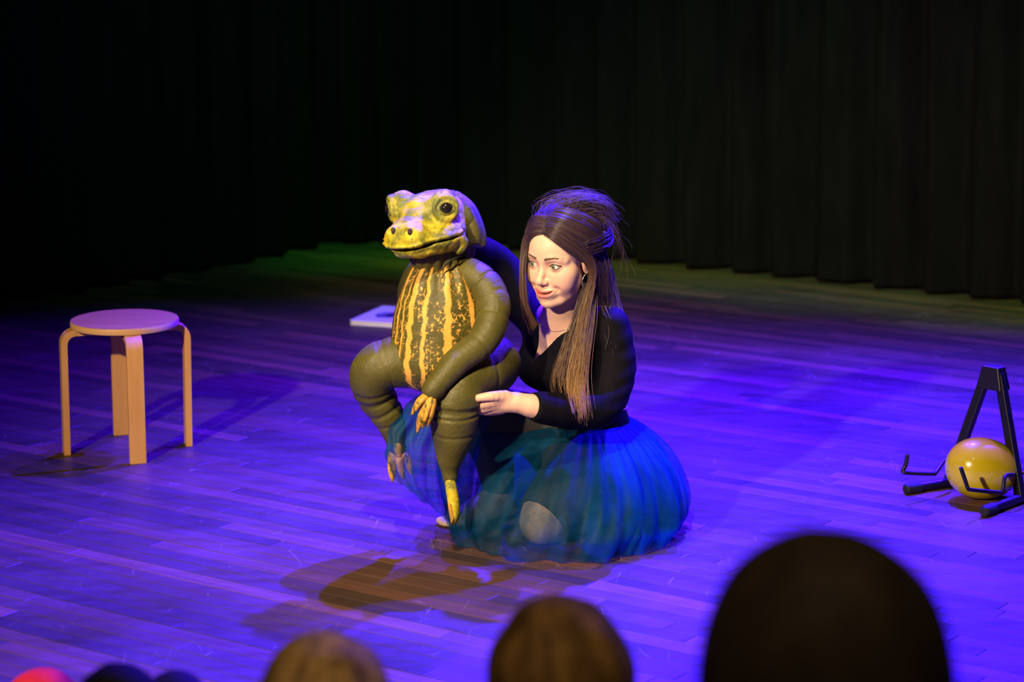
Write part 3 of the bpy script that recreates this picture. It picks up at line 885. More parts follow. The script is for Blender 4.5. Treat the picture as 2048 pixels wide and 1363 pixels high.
V, Q = surf(lambda p: chain(p, throat, [0.055, 0.052, 0.058], 0.02) + 0.004 * np.sin(np.arctan2((p - throat[1]) @ FLt, (p - throat[1]) @ FF) * 14), *bounds(throat, 0.09), 0.004)
np_mesh('throat', V, Q, M_CLOTH, frog)
MB().tube(spline([W(936, 508, FY - .03), W(915, 514, FY - .075), W(897, 524, FY - .095), W(881, 541, FY - .105)], 20), [0.0022] * 8 + [0.0032] * 8 + [0.002] * 4, 8).build('tie', M_DARK, frog)
# ================================================================ the woman: head
# head frame: x to her left, y forwards, z up, origin between the ears at eye height, metres
def mirror(p): return np.c_[np.abs(p[:, 0]), p[:, 1], p[:, 2]]
EYC = np.array([0.0325, 0.0690, 0.0]); EYR = 0.0138
LIPU = [(0.0, 0.0925, -0.0672), (0.006, 0.0923, -0.0658), (0.015, 0.0880, -0.0655), (0.0305, 0.0755, -0.0635)]
LIPL = [(0.0, 0.0910, -0.0795), (0.011, 0.0890, -0.0782), (0.021, 0.0835, -0.0728), (0.0300, 0.0755, -0.0645)]
def f_face(p, hires=True):
    s = mirror(p)
    d = ell(s, (0, -0.012, 0.036), (0.074, 0.099, 0.084))
    d = smin(d, ell(s, (0, 0.026, 0.028), (0.064, 0.062, 0.060)), 0.02)
    d = smin(d, ell(s, (0, 0.034, -0.038), (0.055, 0.053, 0.066)), 0.025)
    d = smin(d, chain(s, [(0.050, 0.006, -0.045), (0.045, 0.020, -0.074), (0.027, 0.052, -0.096), (0.0, 0.066, -0.103)], [0.015, 0.015, 0.014, 0.013], 0.01, 7), 0.022)
    d = smin(d, ell(s, (0, 0.0730, -0.1020), (0.0175, 0.0150, 0.0145)), 0.016)
    d = smin(d, ell(s, (0.037, 0.047, -0.045), (0.031, 0.033, 0.034)), 0.020)          # cheeks
    d = smin(d, ell(s, (0.048, 0.042, -0.022), (0.021, 0.026, 0.020)), 0.022)          # cheekbones
    # ears
    e = ell(s, (0.0715, -0.010, -0.012), (0.0070, 0.015, 0.027))
    e = smin(e, chain(s, [(0.075, -0.006, 0.010), (0.079, -0.021, 0.011), (0.079, -0.025, -0.010), (0.073, -0.013, -0.036)], [0.0036, 0.0042, 0.004, 0.0055], 0.004, 7), 0.006)
    d = smin(d, e, 0.006)
    I = np.where((s[:, 1] > 0.035) & (s[:, 0] < 0.075) & (s[:, 2] < 0.05) & (s[:, 2] > -0.11))[0]
    if len(I): d[I] = face_detail(s[I], d[I])
    return d
def face_detail(s, d):
    d = smin(d, chain(s, [(0.004, 0.0800, 0.014), (0.030, 0.0775, 0.0200), (0.052, 0.058, 0.014)], [0.006, 0.0070, 0.0070], 0.006, 5), 0.014)
    d = smax(d, -ell(s, (0.0300, 0.0930, -0.001), (0.0205, 0.0120, 0.0130)), 0.014)    # sockets
    # nose
    d = smin(d, chain(s, [(0, 0.0785, 0.012), (0, 0.0850, -0.006), (0, 0.0945, -0.022), (0, 0.1015, -0.036)], [0.0066, 0.0058, 0.0066, 0.0085], 0.005, 7), 0.011)
    d = smin(d, sph(s, (0, 0.1035, -0.0370), 0.0096), 0.006)
    d = smin(d, ell(s, (0.0108, 0.0920, -0.0415), (0.0072, 0.0098, 0.0068)), 0.007)
    d = smax(d, -ell(s, (0.0058, 0.0970, -0.0492), (0.0034, 0.0050, 0.0038)), 0.003)
    # mouth
    d = smin(d, ell(s, (0, 0.0760, -0.0725), (0.029, 0.0165, 0.020)), 0.012)
    d = smax(d, -sph(s, (0.0370, 0.0815, -0.0620), 0.0050), 0.012)                     # smile corners
    d = smin(d, chain(s, LIPU, [0.0044, 0.0048, 0.0042, 0.0020], 0.003, 7), 0.0045)
    d = smin(d, chain(s, LIPL, [0.0062, 0.0058, 0.0045, 0.0020], 0.003, 7), 0.0045)
    x = s[:, 0]
    zm = -0.0728 + 9.5 * x ** 2
    gap = np.abs(s[:, 2] - zm) - 0.0032 * np.sqrt(np.clip(1 - (x / 0.0270) ** 2, 0, 1)) + np.where(x > 0.0280, 0.01, 0)
    gap = np.maximum(gap, 0.0800 - s[:, 1] - 6 * x * x)
    d = smax(d, -gap, 0.0015)
    # nasolabial fold
    sd, _ = seg_dist(s, [(0.0175, 0.090, -0.041), (0.0290, 0.085, -0.050), (0.0385, 0.076, -0.062)])
    d = d + 0.0005 * np.exp(-(sd / 0.005) ** 2)
    # lids
    d = smin(d, sph(s, EYC, EYR + 0.0020), 0.0055)
    q = s - EYC
    xx = q[:, 0] - 0.0005
    up_ = 0.0080 * np.clip(1 - (np.abs(xx) / 0.0163) ** 2.2, 0, 1) + 0.09 * xx
    lw_ = -0.0058 * np.clip(1 - (np.abs(xx) / 0.0163) ** 2.2, 0, 1) + 0.09 * xx
    op = np.maximum(np.maximum(q[:, 2] - up_, lw_ - q[:, 2]), np.abs(xx) - 0.0163)
    op = np.maximum(op, 0.0045 - q[:, 1])
    d = smax(d, -op, 0.0012)
    crease = np.abs(q[:, 2] - up_ - 0.0046) + np.maximum(0, np.abs(xx) - 0.014)
    return d + 0.0009 * np.exp(-(crease / 0.0018) ** 2) * (q[:, 1] > 0)
def face_cols(p):
    s = mirror(p)
    skin = np.array([0.76, 0.49, 0.365]); C = np.tile(skin, (len(p), 1))
    def blend(mask, col):
        C[:] = C * (1 - mask[:, None]) + np.array(col) * mask[:, None]
    g = lambda c, r: np.exp(-(np.linalg.norm((s - np.array(c)) / np.array(r), axis=1)) ** 2)
    blend(0.40 * g((0.042, 0.072, -0.040), (0.024, 0.03, 0.020)), (0.76, 0.35, 0.27))
    blend(0.25 * g((0, 0.106, -0.040), (0.014, 0.012, 0.012)), (0.76, 0.38, 0.30))
    blend(0.30 * g((0.073, -0.008, -0.012), (0.02, 0.03, 0.04)), (0.72, 0.33, 0.26))
    blend(0.40 * g((0.0335, 0.083, 0.006), (0.018, 0.014, 0.0075)), (0.52, 0.29, 0.22))     # eyeshadow
    blend(0.50 * g((0.0150, 0.083, 0.000), (0.006, 0.010, 0.007)), (0.64, 0.24, 0.19))
    x = s[:, 0]
    zu = np.interp(x, [0, 0.003, 0.0065, 0.015, 0.0305], [-0.0640, -0.0630, -0.0622, -0.0622, -0.0628])
    zl = np.interp(x, [0, 0.010, 0.019, 0.0305], [-0.0858, -0.0840, -0.0775, -0.0640])
    e = np.minimum(zu - p[:, 2], p[:, 2] - zl)
    lip = np.clip(e / 0.0012 + 0.3, 0, 1) * (p[:, 1] > 0.07) * np.clip((0.0310 - x) / 0.001, 0, 1)
    blend(lip * 0.9, (0.72, 0.17, 0.155))
    inner = (np.abs(p[:, 2] + 0.0728 - 9.5 * x ** 2) < 0.0034) & (x < 0.028) & (p[:, 1] < 0.0865 - 12 * x ** 2) & (p[:, 1] > 0.05)
    blend(inner * 0.9, (0.16, 0.035, 0.03))
    return C
def skin_mat():
    m, nt, b = new_mat('skin')
    c = nd(nt, 'ShaderNodeAttribute', attribute_name='tint').outputs['Color']
    f = noise(nt, coord(nt), 90, 4, 0.6)
    col = mixc(nt, ramp(nt, f, [(0.3, 0.0), (0.7, 0.10)]), c, (0.55, 0.26, 0.18))
    nt.links.new(col, b.inputs['Base Color'])
    b.inputs['Roughness'].default_value = 0.46
    b.inputs['Specular IOR Level'].default_value = 0.4
    b.inputs['Subsurface Weight'].default_value = 0.12
    b.inputs['Subsurface Radius'].default_value = (0.010, 0.004, 0.002)
    b.inputs['Subsurface Scale'].default_value = 0.6
    bump(nt, noise(nt, coord(nt), 700, 2), 0.10, 0.0006, b)
    return m
M_SKIN = skin_mat()
def eye_mat():
    m, nt, b = new_mat('eyeball')
    p = nd(nt, 'ShaderNodeAttribute', attribute_name='iris').outputs['Fac']      # angle from the optical axis
    rays = noise(nt, coord(nt), 300, 2)
    ir = mixc(nt, rays, (0.10, 0.13, 0.07), (0.24, 0.27, 0.16))
    white = (0.80, 0.78, 0.75)
    col = mixc(nt, ramp(nt, p, [(0.0, 0), (0.455, 0), (0.50, 1)]), ir, white)
    col = mixc(nt, ramp(nt, p, [(0.0, 0), (0.395, 0), (0.44, 0.7), (0.50, 0.55), (0.54, 0.0)]), col, (0.03, 0.04, 0.03))
    col = mixc(nt, ramp(nt, p, [(0.0, 1), (0.18, 1), (0.21, 0)]), col, (0.004, 0.004, 0.004))
    nt.links.new(col, b.inputs['Base Color'])
    b.inputs['Roughness'].default_value = 0.08
    b.inputs['Coat Weight'].default_value = 0.5
    return m
M_EYE = eye_mat()
M_LASH = simple('dark_lashes', (0.012, 0.008, 0.006), 0.7)
M_BROW = simple('brown_brow_hair', (0.12, 0.065, 0.035), 0.7)
M_TEETH = simple('teeth', (0.80, 0.76, 0.68), 0.25)

class Frame:
    def __init__(s, O, A, k): s.O = np.array(O, float); s.A = np.array(A, float); s.k = k
    def w(s, q): return s.O + (np.asarray(q, float) * s.k) @ s.A
    def l(s, p): return ((np.asarray(p, float) - s.O) @ s.A.T) / s.k
def head_frame(O, yaw, pitch, roll, k):
    F = np.array([-math.sin(yaw), -math.cos(yaw), 0]); L = np.array([math.cos(yaw), -math.sin(yaw), 0]); U = np.array([0, 0, 1.0])
    F2 = F * math.cos(pitch) - U * math.sin(pitch); U2 = U * math.cos(pitch) + F * math.sin(pitch)
    L2 = L * math.cos(roll) - U2 * math.sin(roll); U3 = U2 * math.cos(roll) + L * math.sin(roll)
    return Frame(O, np.stack([L2, F2, U3]), k)
def face_parts(fr, parent, gaze=(-0.30, 0.95, 0.05)):
    """eyes, lashes, brows and teeth in the frame fr"""
    for s in (-1, 1):
        c = EYC * [s, 1, 1]
        g = np.array(gaze, float); g /= np.linalg.norm(g)
        V, Fc, T = sphere_mesh(fr.w(c), g @ fr.A, EYR * fr.k)
        o = MB().add(V, Fc).build('eye', M_EYE, parent); fattr(o, 'iris', T)
        # lash lines along both lid edges
        for up_, h_, r0 in ((1, 0.0080, 0.0013), (-1, -0.0058, 0.0006)):
            pts = []
            for x in np.linspace(-0.0153, 0.0163, 15):
                z = h_ * max(0, 1 - (abs(x) / 0.0163) ** 2.2) + 0.09 * x
                y = math.sqrt(max((EYR + 0.0018) ** 2 - x * x - z * z, 1e-6))
                pts.append(fr.w((s * (EYC[0] + x + 0.0005), EYC[1] + y, EYC[2] + z)))
            MB().tube(pts, [fr.k * (r0 * (0.5 + 0.9 * t)) for t in np.linspace(0, 1, 15)], 6).build('eyelash', M_LASH, parent)
        # brow: short overlapping hairs
        mb_ = MB(); rg = np.random.default_rng(5 + s)
        path = spline([(0.0120, 0.0895, 0.0205), (0.022, 0.0888, 0.0232), (0.037, 0.0835, 0.0255), (0.0565, 0.0630, 0.0215)], 60)
        for i in range(260):
            t = rg.uniform(0, 0.97); a = path[int(t * 59)]; wd = 0.0040 * (1 - 0.65 * t) 
            z0 = rg.uniform(-wd, wd)
            b_ = path[min(59, int(t * 59) + 6)]
            p0 = a + [0, 0.000, z0]; p1 = b_ + [0, 0.0006, z0 * 0.6 + 0.0012 * (1 - t)]
            P0 = np.array([s * p0[0], p0[1], p0[2]]); P1 = np.array([s * p1[0], p1[1], p1[2]])
            for _ in range(2):
                Pa = np.stack([P0, (P0 + P1) / 2, P1])
                d = f_face(Pa); Pa[:, 1] -= d * 0.9; P0, P1 = Pa[0], Pa[2]
            mb_.tube([fr.w(P0), fr.w((P0 + P1) / 2 + [0, 0.0003, 0]), fr.w(P1)], [0.0005 * fr.k, 0.0006 * fr.k, 0.0002 * fr.k], 4)
        mb_.build('eyebrow', M_BROW, parent)
    V = []; Fc = []
    xs = np.linspace(-0.021, 0.021, 15)
    for x in xs:
        y = 0.0850 - 14 * x * x
        V += [fr.w((x, y, -0.0690 + 9.0 * x * x)), fr.w((x, y - 0.0005, -0.0745 + 9.5 * x * x))]
    for i in range(14): Fc.append((2 * i, 2 * i + 1, 2 * i + 3, 2 * i + 2))
    MB().add(V, Fc).build('teeth', M_TEETH, parent)
# ================================================================ the woman: body, clothes, hair
HK = 1.087
_hf = head_frame((0, 0, 0), math.radians(35), math.radians(9), math.radians(2.5), HK)
HFR = Frame(W(1086.5, 531, 6.93) - _hf.w((0, 0.081, 0)), _hf.A, HK)
TY = math.radians(28)
TL = np.array([math.cos(TY), -math.sin(TY), 0]); TF = np.array([-math.sin(TY), -math.cos(TY), 0]); TA = np.stack([TL, TF, UP])
pelvis, waist, chest, nbase = W(1168, 905, 7.20), W(1166, 828, 7.19), W(1140, 715, 7.15), W(1122, 645, 7.10)
shR, shL = W(1052, 612, 7.22), W(1215, 655, 7.03)
armR = [shR, W(1012, 548, 7.27), W(972, 510, 7.24), W(938, 492, 7.10)]
armL = [shL, W(1227, 735, 7.00), W(1203, 812, 6.93), W(1135, 820, 6.86), W(1066, 812, 6.80)]
rArmR = [0.052, 0.044, 0.038, 0.030]; rArmL = [0.054, 0.052, 0.045, 0.039, 0.031]
def f_torso(p):
    d = ell(p, pelvis, (0.165, 0.135, 0.12), TA)
    d = smin(d, ell(p, waist, (0.125, 0.100, 0.12), TA), 0.06)
    d = smin(d, ell(p, chest, (0.135, 0.098, 0.135), TA), 0.05)
    for s in (-1, 1): d = smin(d, ell(p, chest + TL * 0.062 * s + TF * 0.070 - UP * 0.012, (0.066, 0.060, 0.066), TA), 0.03)
    d = smin(d, chain(p, [shR - UP * 0.006, nbase - UP * 0.030, shL - UP * 0.006], [0.045, 0.052, 0.048], 0.03, 7), 0.05)
    return d
def f_neck(p):
    return chain(p, [HFR.w((0, -0.016, -0.05)), HFR.w((0, -0.022, -0.095)), nbase - UP * 0.02], [0.055, 0.052, 0.060], 0.02, 7)
def f_arms(p):
    d = chain(p, armL, rArmL, 0.02)
    return np.minimum(d, chain(p, armR, rArmR, 0.02))
# ---- hand and forearm
HY = 6.79
FING = [
    ([(1010, 792, -.005), (986, 792, -.026), (966, 794, -.028), (950, 797, -.022)], [0.0165, 0.0130, 0.0108, 0.0088]),
    ([(1000, 800, -.002), (986, 804, -.010), (967, 809, -.008), (954, 813, .018), (946, 814, .045)], [0.015, 0.0128, 0.0108, 0.0098, 0.008]),
    ([(1000, 808, .004), (986, 811, .000), (967, 817, .006), (955, 818, .034), (948, 817, .062)], [0.015, 0.0128, 0.0108, 0.0098, 0.008]),
    ([(1002, 815, .012), (990, 817, .012), (973, 822, .022), (962, 822, .050), (954, 819, .075)], [0.014, 0.0120, 0.0102, 0.0092, 0.0075]),
    ([(1005, 819, .026), (995, 821, .030), (981, 824, .042), (972, 823, .066), (965, 820, .085)], [0.012, 0.0105, 0.0090, 0.0080, 0.0068])]
FING = [([W(x, y, HY + dy) for x, y, dy in pts], r) for pts, r in FING]
wrist = W(1030, 804, HY + .008); palm = W(1002, 806, HY + .012)
def f_hand(p):
    d = chain(p, [W(1095, 815, 6.825), W(1066, 812, 6.805), wrist, palm], [0.034, 0.0305, 0.0235, 0.022], 0.012, 8)
    d = smin(d, cone(p, wrist, W(990, 798, HY), 0.022, 0.016), 0.014)
    d = smin(d, cone(p, wrist, W(992, 814, HY + .02), 0.020, 0.015), 0.014)
    fs = None
    for i, (pts, r) in enumerate(FING):
        e = chain(p, pts, r, 0.004, 9)
        d = smin(d, e, 0.008 if i else 0.014)
    t0, t1 = FING[0][0][-1], FING[0][0][-2]
    return d
# ---- legs (her right foot flat on the floor, her left knee down)
hipR, kneeR, ankR = W(1130, 885, 7.20), W(948, 822, 7.14), W(1000, 985, 7.29)
hipL, kneeL, ankL = W(1205, 900, 7.14), W(1086, 1043, 6.97), W(1240, 1035, 7.33)
heelR = FL(1012, 1012, 0.03); ballR = FL(918, 1034, 0.022); toeR = FL(893, 1040, 0.013)
def f_legR(p):
    return chain(p, [hipR, (hipR + kneeR) / 2 + UP * 0.02, kneeR, (kneeR * .6 + ankR * .4) + TL * 0.02, ankR], [0.088, 0.074, 0.058, 0.052, 0.034], 0.02)
def f_legL(p):
    return chain(p, [hipL, (hipL + kneeL) / 2 + UP * 0.01, kneeL, (kneeL * .55 + ankL * .45), ankL, ankL + TL * 0.11], [0.088, 0.080, 0.062, 0.052, 0.036, 0.028], 0.02)
tdir = (toeR - heelR); tdir[2] = 0; tdir /= np.linalg.norm(tdir); tsid = np.array([-tdir[1], tdir[0], 0])
def f_foot(p):
    d = chain(p, [ankR, heelR, ], [0.034, 0.030], 0.02, 4)
    d = smin(d, chain(p, [ankR - UP * 0.01, (ankR + ballR) / 2 - UP * 0.004, ballR], [0.034, 0.030, 0.022], 0.02, 6), 0.02)
    d = smin(d, chain(p, [heelR, ballR + tsid * 0.018], [0.028, 0.020], 0.02, 4), 0.02)
    d = smin(d, chain(p, [heelR, ballR - tsid * 0.018], [0.028, 0.018], 0.02, 4), 0.02)
    for i, (o_, r, l) in enumerate(((-0.027, 0.0115, 0.050), (-0.010, 0.0095, 0.052), (0.004, 0.009, 0.048), (0.017, 0.0085, 0.040), (0.029, 0.008, 0.030))):
        a = ballR + tsid * o_; a[2] = 0.016; b = a + tdir * l; b[2] = r + 0.0005
        d = smin(d, cone(p, a, b, r * 1.1, r), 0.006)
    return smax(d, -p[:, 2], 0.004)

person = thing('person', 'kneeling woman in black wrap top and teal tulle skirt holding the frog puppet', 'person', (0.15, 7.1, 0))
SKV, SKQ, SKC = [], [], []
def add_skin(V, Q, C):
    n = sum(len(v) for v in SKV); SKV.append(V); SKQ.append(Q + n); SKC.append(C)
hn = HFR.O
V, Q = surf(lambda p: smin(f_face(HFR.l(p)) * HK, f_neck(p), 0.014), hn - [0.16, 0.17, 0.19], hn + [0.16, 0.17, 0.16], 0.0021)
keep = V[:, 2] > hn[2] - 0.175
def cut(V, Q, keep):
    m = keep[Q].all(1); used = np.unique(Q[m]); mp = -np.ones(len(V), int); mp[used] = np.arange(len(used))
    return V[used], mp[Q[m]], used
C = face_cols(HFR.l(V)); add_skin(V, Q, C)
def plain(V, col=(0.76, 0.49, 0.365)): return np.tile(np.array(col), (len(V), 1))
nlo, nhi = nbase - [0.22, 0.22, 0.24], nbase + [0.22, 0.2, 0.06]
V, Q = surf(lambda p: smin(f_torso(p), f_neck(p), 0.03), nlo, nhi, 0.006)
add_skin(V, Q, plain(V))
lo, hi = bounds(sum([f[0] for f in FING], []) + [wrist, W(1095, 815, 6.825)], 0.04)
V, Q = surf(f_hand, lo, hi, 0.0024)
Cc = plain(V)
for pts, r in FING:
    e = np.exp(-(np.linalg.norm(V - pts[-1], axis=1) / 0.016) ** 2); Cc = Cc * (1 - 0.4 * e[:, None]) + np.array((0.76, 0.34, 0.27)) * 0.4 * e[:, None]
add_skin(V, Q, Cc)
def f_low(p): return smin(smin(f_legR(p), f_foot(p), 0.02), f_legL(p), 0.02)
lo, hi = bounds([hipR, kneeR, heelR, toeR, hipL, kneeL, ankL + TL * 0.12], 0.10); lo[2] = -0.012
V, Q = surf(f_low, lo, hi, 0.0065)
V[:, 2] = np.maximum(V[:, 2], 0.0008)
add_skin(V, Q, plain(V, (0.42, 0.31, 0.27)))
body = np_mesh('body', np.concatenate(SKV), np.concatenate(SKQ), M_SKIN, person)
cattr(body, 'tint', np.concatenate(SKC))
face_parts(HFR, body, (-0.16, 0.98, 0.0))
nail = simple('grey_nail_polish', (0.42, 0.36, 0.33), 0.2)
t0 = FING[0][0][-1]; tdv = (t0 - FING[0][0][-2]); tdv /= np.linalg.norm(tdv)
nn = np.array([0.1, -0.8, 0.55]); nn -= tdv * (nn @ tdv); nn /= np.linalg.norm(nn); ns = np.cross(tdv, nn)
V = []; Fc = []
for i, u in enumerate(np.linspace(-0.004, 0.0085, 6)):
    for j, a in enumerate(np.linspace(-0.8, 0.8, 7)):
        r_ = 0.0094 - max(0, u) * 0.16
        V.append(t0 + tdv * u + r_ * (math.cos(a) * nn + math.sin(a) * ns * (1 - 0.35 * (i == 5))))
for i in range(5):
    for j in range(6): Fc.append((i * 7 + j, i * 7 + j + 1, i * 7 + j + 8, i * 7 + j + 7))
MB().add(V, Fc).build('thumbnail', nail, body)

# ---- black wrap top
def knit_mat():
    m, nt, b = new_mat('black_rib_knit')
    p = coord(nt)
    f = noise(nt, p, 40, 4)
    nt.links.new(ramp(nt, f, [(0.3, (0.0032, 0.0030, 0.0060)), (0.7, (0.0055, 0.0052, 0.0100))]), b.inputs['Base Color'])
    b.inputs['Roughness'].default_value = 0.75
    b.inputs['Specular IOR Level'].default_value = 0.08
    w_ = nd(nt, 'ShaderNodeTexWave', {'Vector': p, 'Scale': 60.0, 'Distortion': 1.5, 'Detail': 1.0}, bands_direction='X').outputs['Fac']
    bump(nt, w_, 0.35, 0.0015, b)
    return m
M_KNIT = knit_mat()
def hit(x, y, f):
    d = ray(x, y); d = d / np.linalg.norm(d); t = 5.5
    for _ in range(80):
        e = float(f(np.array([CAM + d * t]))[0])
        t += max(e * 0.7, 0.0005)
        if e < 0.001: break
    return CAM + d * t
_fs = lambda p: smin(f_torso(p), f_neck(p), 0.03)
vtip = hit(1067, 722, _fs); vl = hit(1083, 642, _fs); vr = hit(1160, 632, _fs)
def f_top(p):
    d = smin(f_torso(p), f_arms(p), 0.03) - 0.006
    _, tL = seg_dist(p, armL); 
    # soft folds round the sleeves and across the ribs
    d = d + 0.0012 * np.sin(p[:, 2] * 120 + 7 * wob(p, 18, 77)) * np.clip((p[:, 0] - 0.22) / 0.08, 0, 1) + 0.0022 * wob(p, 40, 78)
    # V neck: a wedge open to the front, with a round opening about the neck
    q = p - vtip; u = q @ TL; v = q[:, 2]; w_ = q @ TF
    a = (vl - vtip); b = (vr - vtip)
    left = (a @ TL) / a[2]; right = (b @ TL) / b[2]
    ved = np.maximum(left * v - u, u - right * v) / 1.2
    ved = np.maximum(ved, -v * 0.8)
    ved = np.maximum(ved, -(w_ + 0.13))
    neckh = ell(p, nbase + UP * 0.035, (0.072, 0.075, 0.055), TA)
    d = smax(d, -np.minimum(ved, neckh), 0.004)
    d = np.maximum(d, (waist[2] - 0.065) - p[:, 2])
    cu = armL[-1]; cdv = armL[-1] - armL[-2]; cdv = cdv / np.linalg.norm(cdv)
    near = np.linalg.norm(p - cu, axis=1) < 0.09
    d = np.where(near, np.maximum(d, (p - cu) @ cdv), d)
    return d
lo, hi = bounds([waist - UP * 0.08, shR, shL + [0.03, 0, 0.0], nbase] + armL + armR, 0.085)
lo = np.minimum(lo, waist - [0.2, 0.18, 0.08])
V, Q = surf(f_top, lo, hi, 0.0055)
top = np_mesh('wrap_top', V, Q, M_KNIT, person)
# wrap edge and cuff as narrow bands
fr_pts = []
def on_top(pw, off=0.002):
    p = np.array([pw], float)
    for _ in range(4):
        d = smin(f_torso(p), f_arms(p), 0.03) - 0.006; p = p + TF * 0 + np.array([[0, -1, 0]]) * (d - off)[:, None]
    return p[0]
cd_ = armL[-1] - armL[-2]; cd_ /= np.linalg.norm(cd_)
MB().tube([armL[-1] - cd_ * 0.012, armL[-1] - cd_ * 0.004, armL[-1] + cd_ * 0.002, armL[-1] + cd_ * 0.0021], [0.0385, 0.0388, 0.0380, 0.033], 40, False).build('cuff', M_KNIT, top)
M_GOLD = simple('gold_piping', (0.62, 0.45, 0.20), 0.35, 0.3)
pip = []
for a in np.linspace(0, 2 * math.pi, 60):
    dv = math.cos(a) * TL * 0.128 + math.sin(a) * TF * 0.108
    pip.append(waist + dv * 1.05 + UP * (0.028 + 0.006 * math.sin(a)))
MB().tube(pip, 0.0022, 6, False).build('waist_piping', M_GOLD, top)

# ---- grey leggings
M_LEG = simple('grey_leggings', (0.028, 0.027, 0.028), 0.8, 0, 0.2, 50, 0.1)
def f_leggings(p):
    r = np.maximum(f_legR(p) - 0.007, (ankR[2] + 0.015) - p[:, 2])
    kd = (kneeL - hipL) / np.linalg.norm(kneeL - hipL)
    l = np.maximum(chain(p, [hipL, (hipL + kneeL) / 2 + UP * 0.01, kneeL], [0.092, 0.090, 0.079], 0.02) - 0.003, (p - kneeL) @ kd + 0.004)
    pl = np.maximum(ell(p, pelvis, (0.170, 0.140, 0.12), TA), p[:, 2] - waist[2])
    d = smin(smin(r, l, 0.03), pl, 0.03) + 0.0016 * wob(p, 70, 5)
    return d
lo, hi = bounds([hipR, kneeR, ankR, hipL, kneeL, pelvis], 0.17); lo[2] = 0.0
V, Q = surf(f_leggings, lo, hi, 0.008)
np_mesh('leggings', V, Q, M_LEG, person)

# ---- tulle skirt
def tulle_mat(name, alpha):
    m, nt, b = new_mat(name)
    out = nt.nodes['Material Output']
    p = coord(nt)
    folds = noise(nt, p, 5.0, 5, 0.6, 1.2)
    col = ramp(nt, folds, [(0.3, (0.001, 0.055, 0.14)), (0.7, (0.003, 0.115, 0.27))])
    dif = nd(nt, 'ShaderNodeBsdfDiffuse', {'Color': col})
    trl = nd(nt, 'ShaderNodeBsdfTranslucent', {'Color': col})
    gl = nd(nt, 'ShaderNodeBsdfGlossy', {'Color': (0.10, 0.14, 0.18, 1), 'Roughness': 0.5})
    m1 = nd(nt, 'ShaderNodeMixShader', {0: 0.55, 1: dif.outputs[0], 2: trl.outputs[0]})
    m2 = nd(nt, 'ShaderNodeMixShader', {0: 0.06, 1: m1.outputs[0], 2: gl.outputs[0]})
    tr = nd(nt, 'ShaderNodeBsdfTransparent', {'Color': (0.92, 0.97, 0.98, 1)})
    # the net gathers into denser creases
    cr = nd(nt, 'ShaderNodeAttribute', attribute_name='gather').outputs['Fac']
    f1 = noise(nt, mapping(nt, p, scale=(1, 1, 0.35)), 26, 5, 0.7, 1.5)
    f2 = ramp(nt, f1, [(0.50, 0.0), (0.60, 0.16), (0.68, 0.02)])
    net = math_(nt, 'ADD', math_(nt, 'MULTIPLY_ADD', cr, 0.28, alpha), f2)
    net = math_(nt, 'MINIMUM', net, 0.96)
    mx = nd(nt, 'ShaderNodeMixShader', {0: net, 1: tr.outputs[0], 2: m2.outputs[0]})
    nt.links.new(mx.outputs[0], out.inputs['Surface'])
    return m
M_TULLE = tulle_mat('teal_tulle', 0.44)
M_TULLE2 = tulle_mat('teal_tulle_dense', 0.52)
M_SWATHE = tulle_mat('teal_tulle_gathered', 0.50)
SKC_ = np.array([0.148, 7.075]); SKR = 0.352
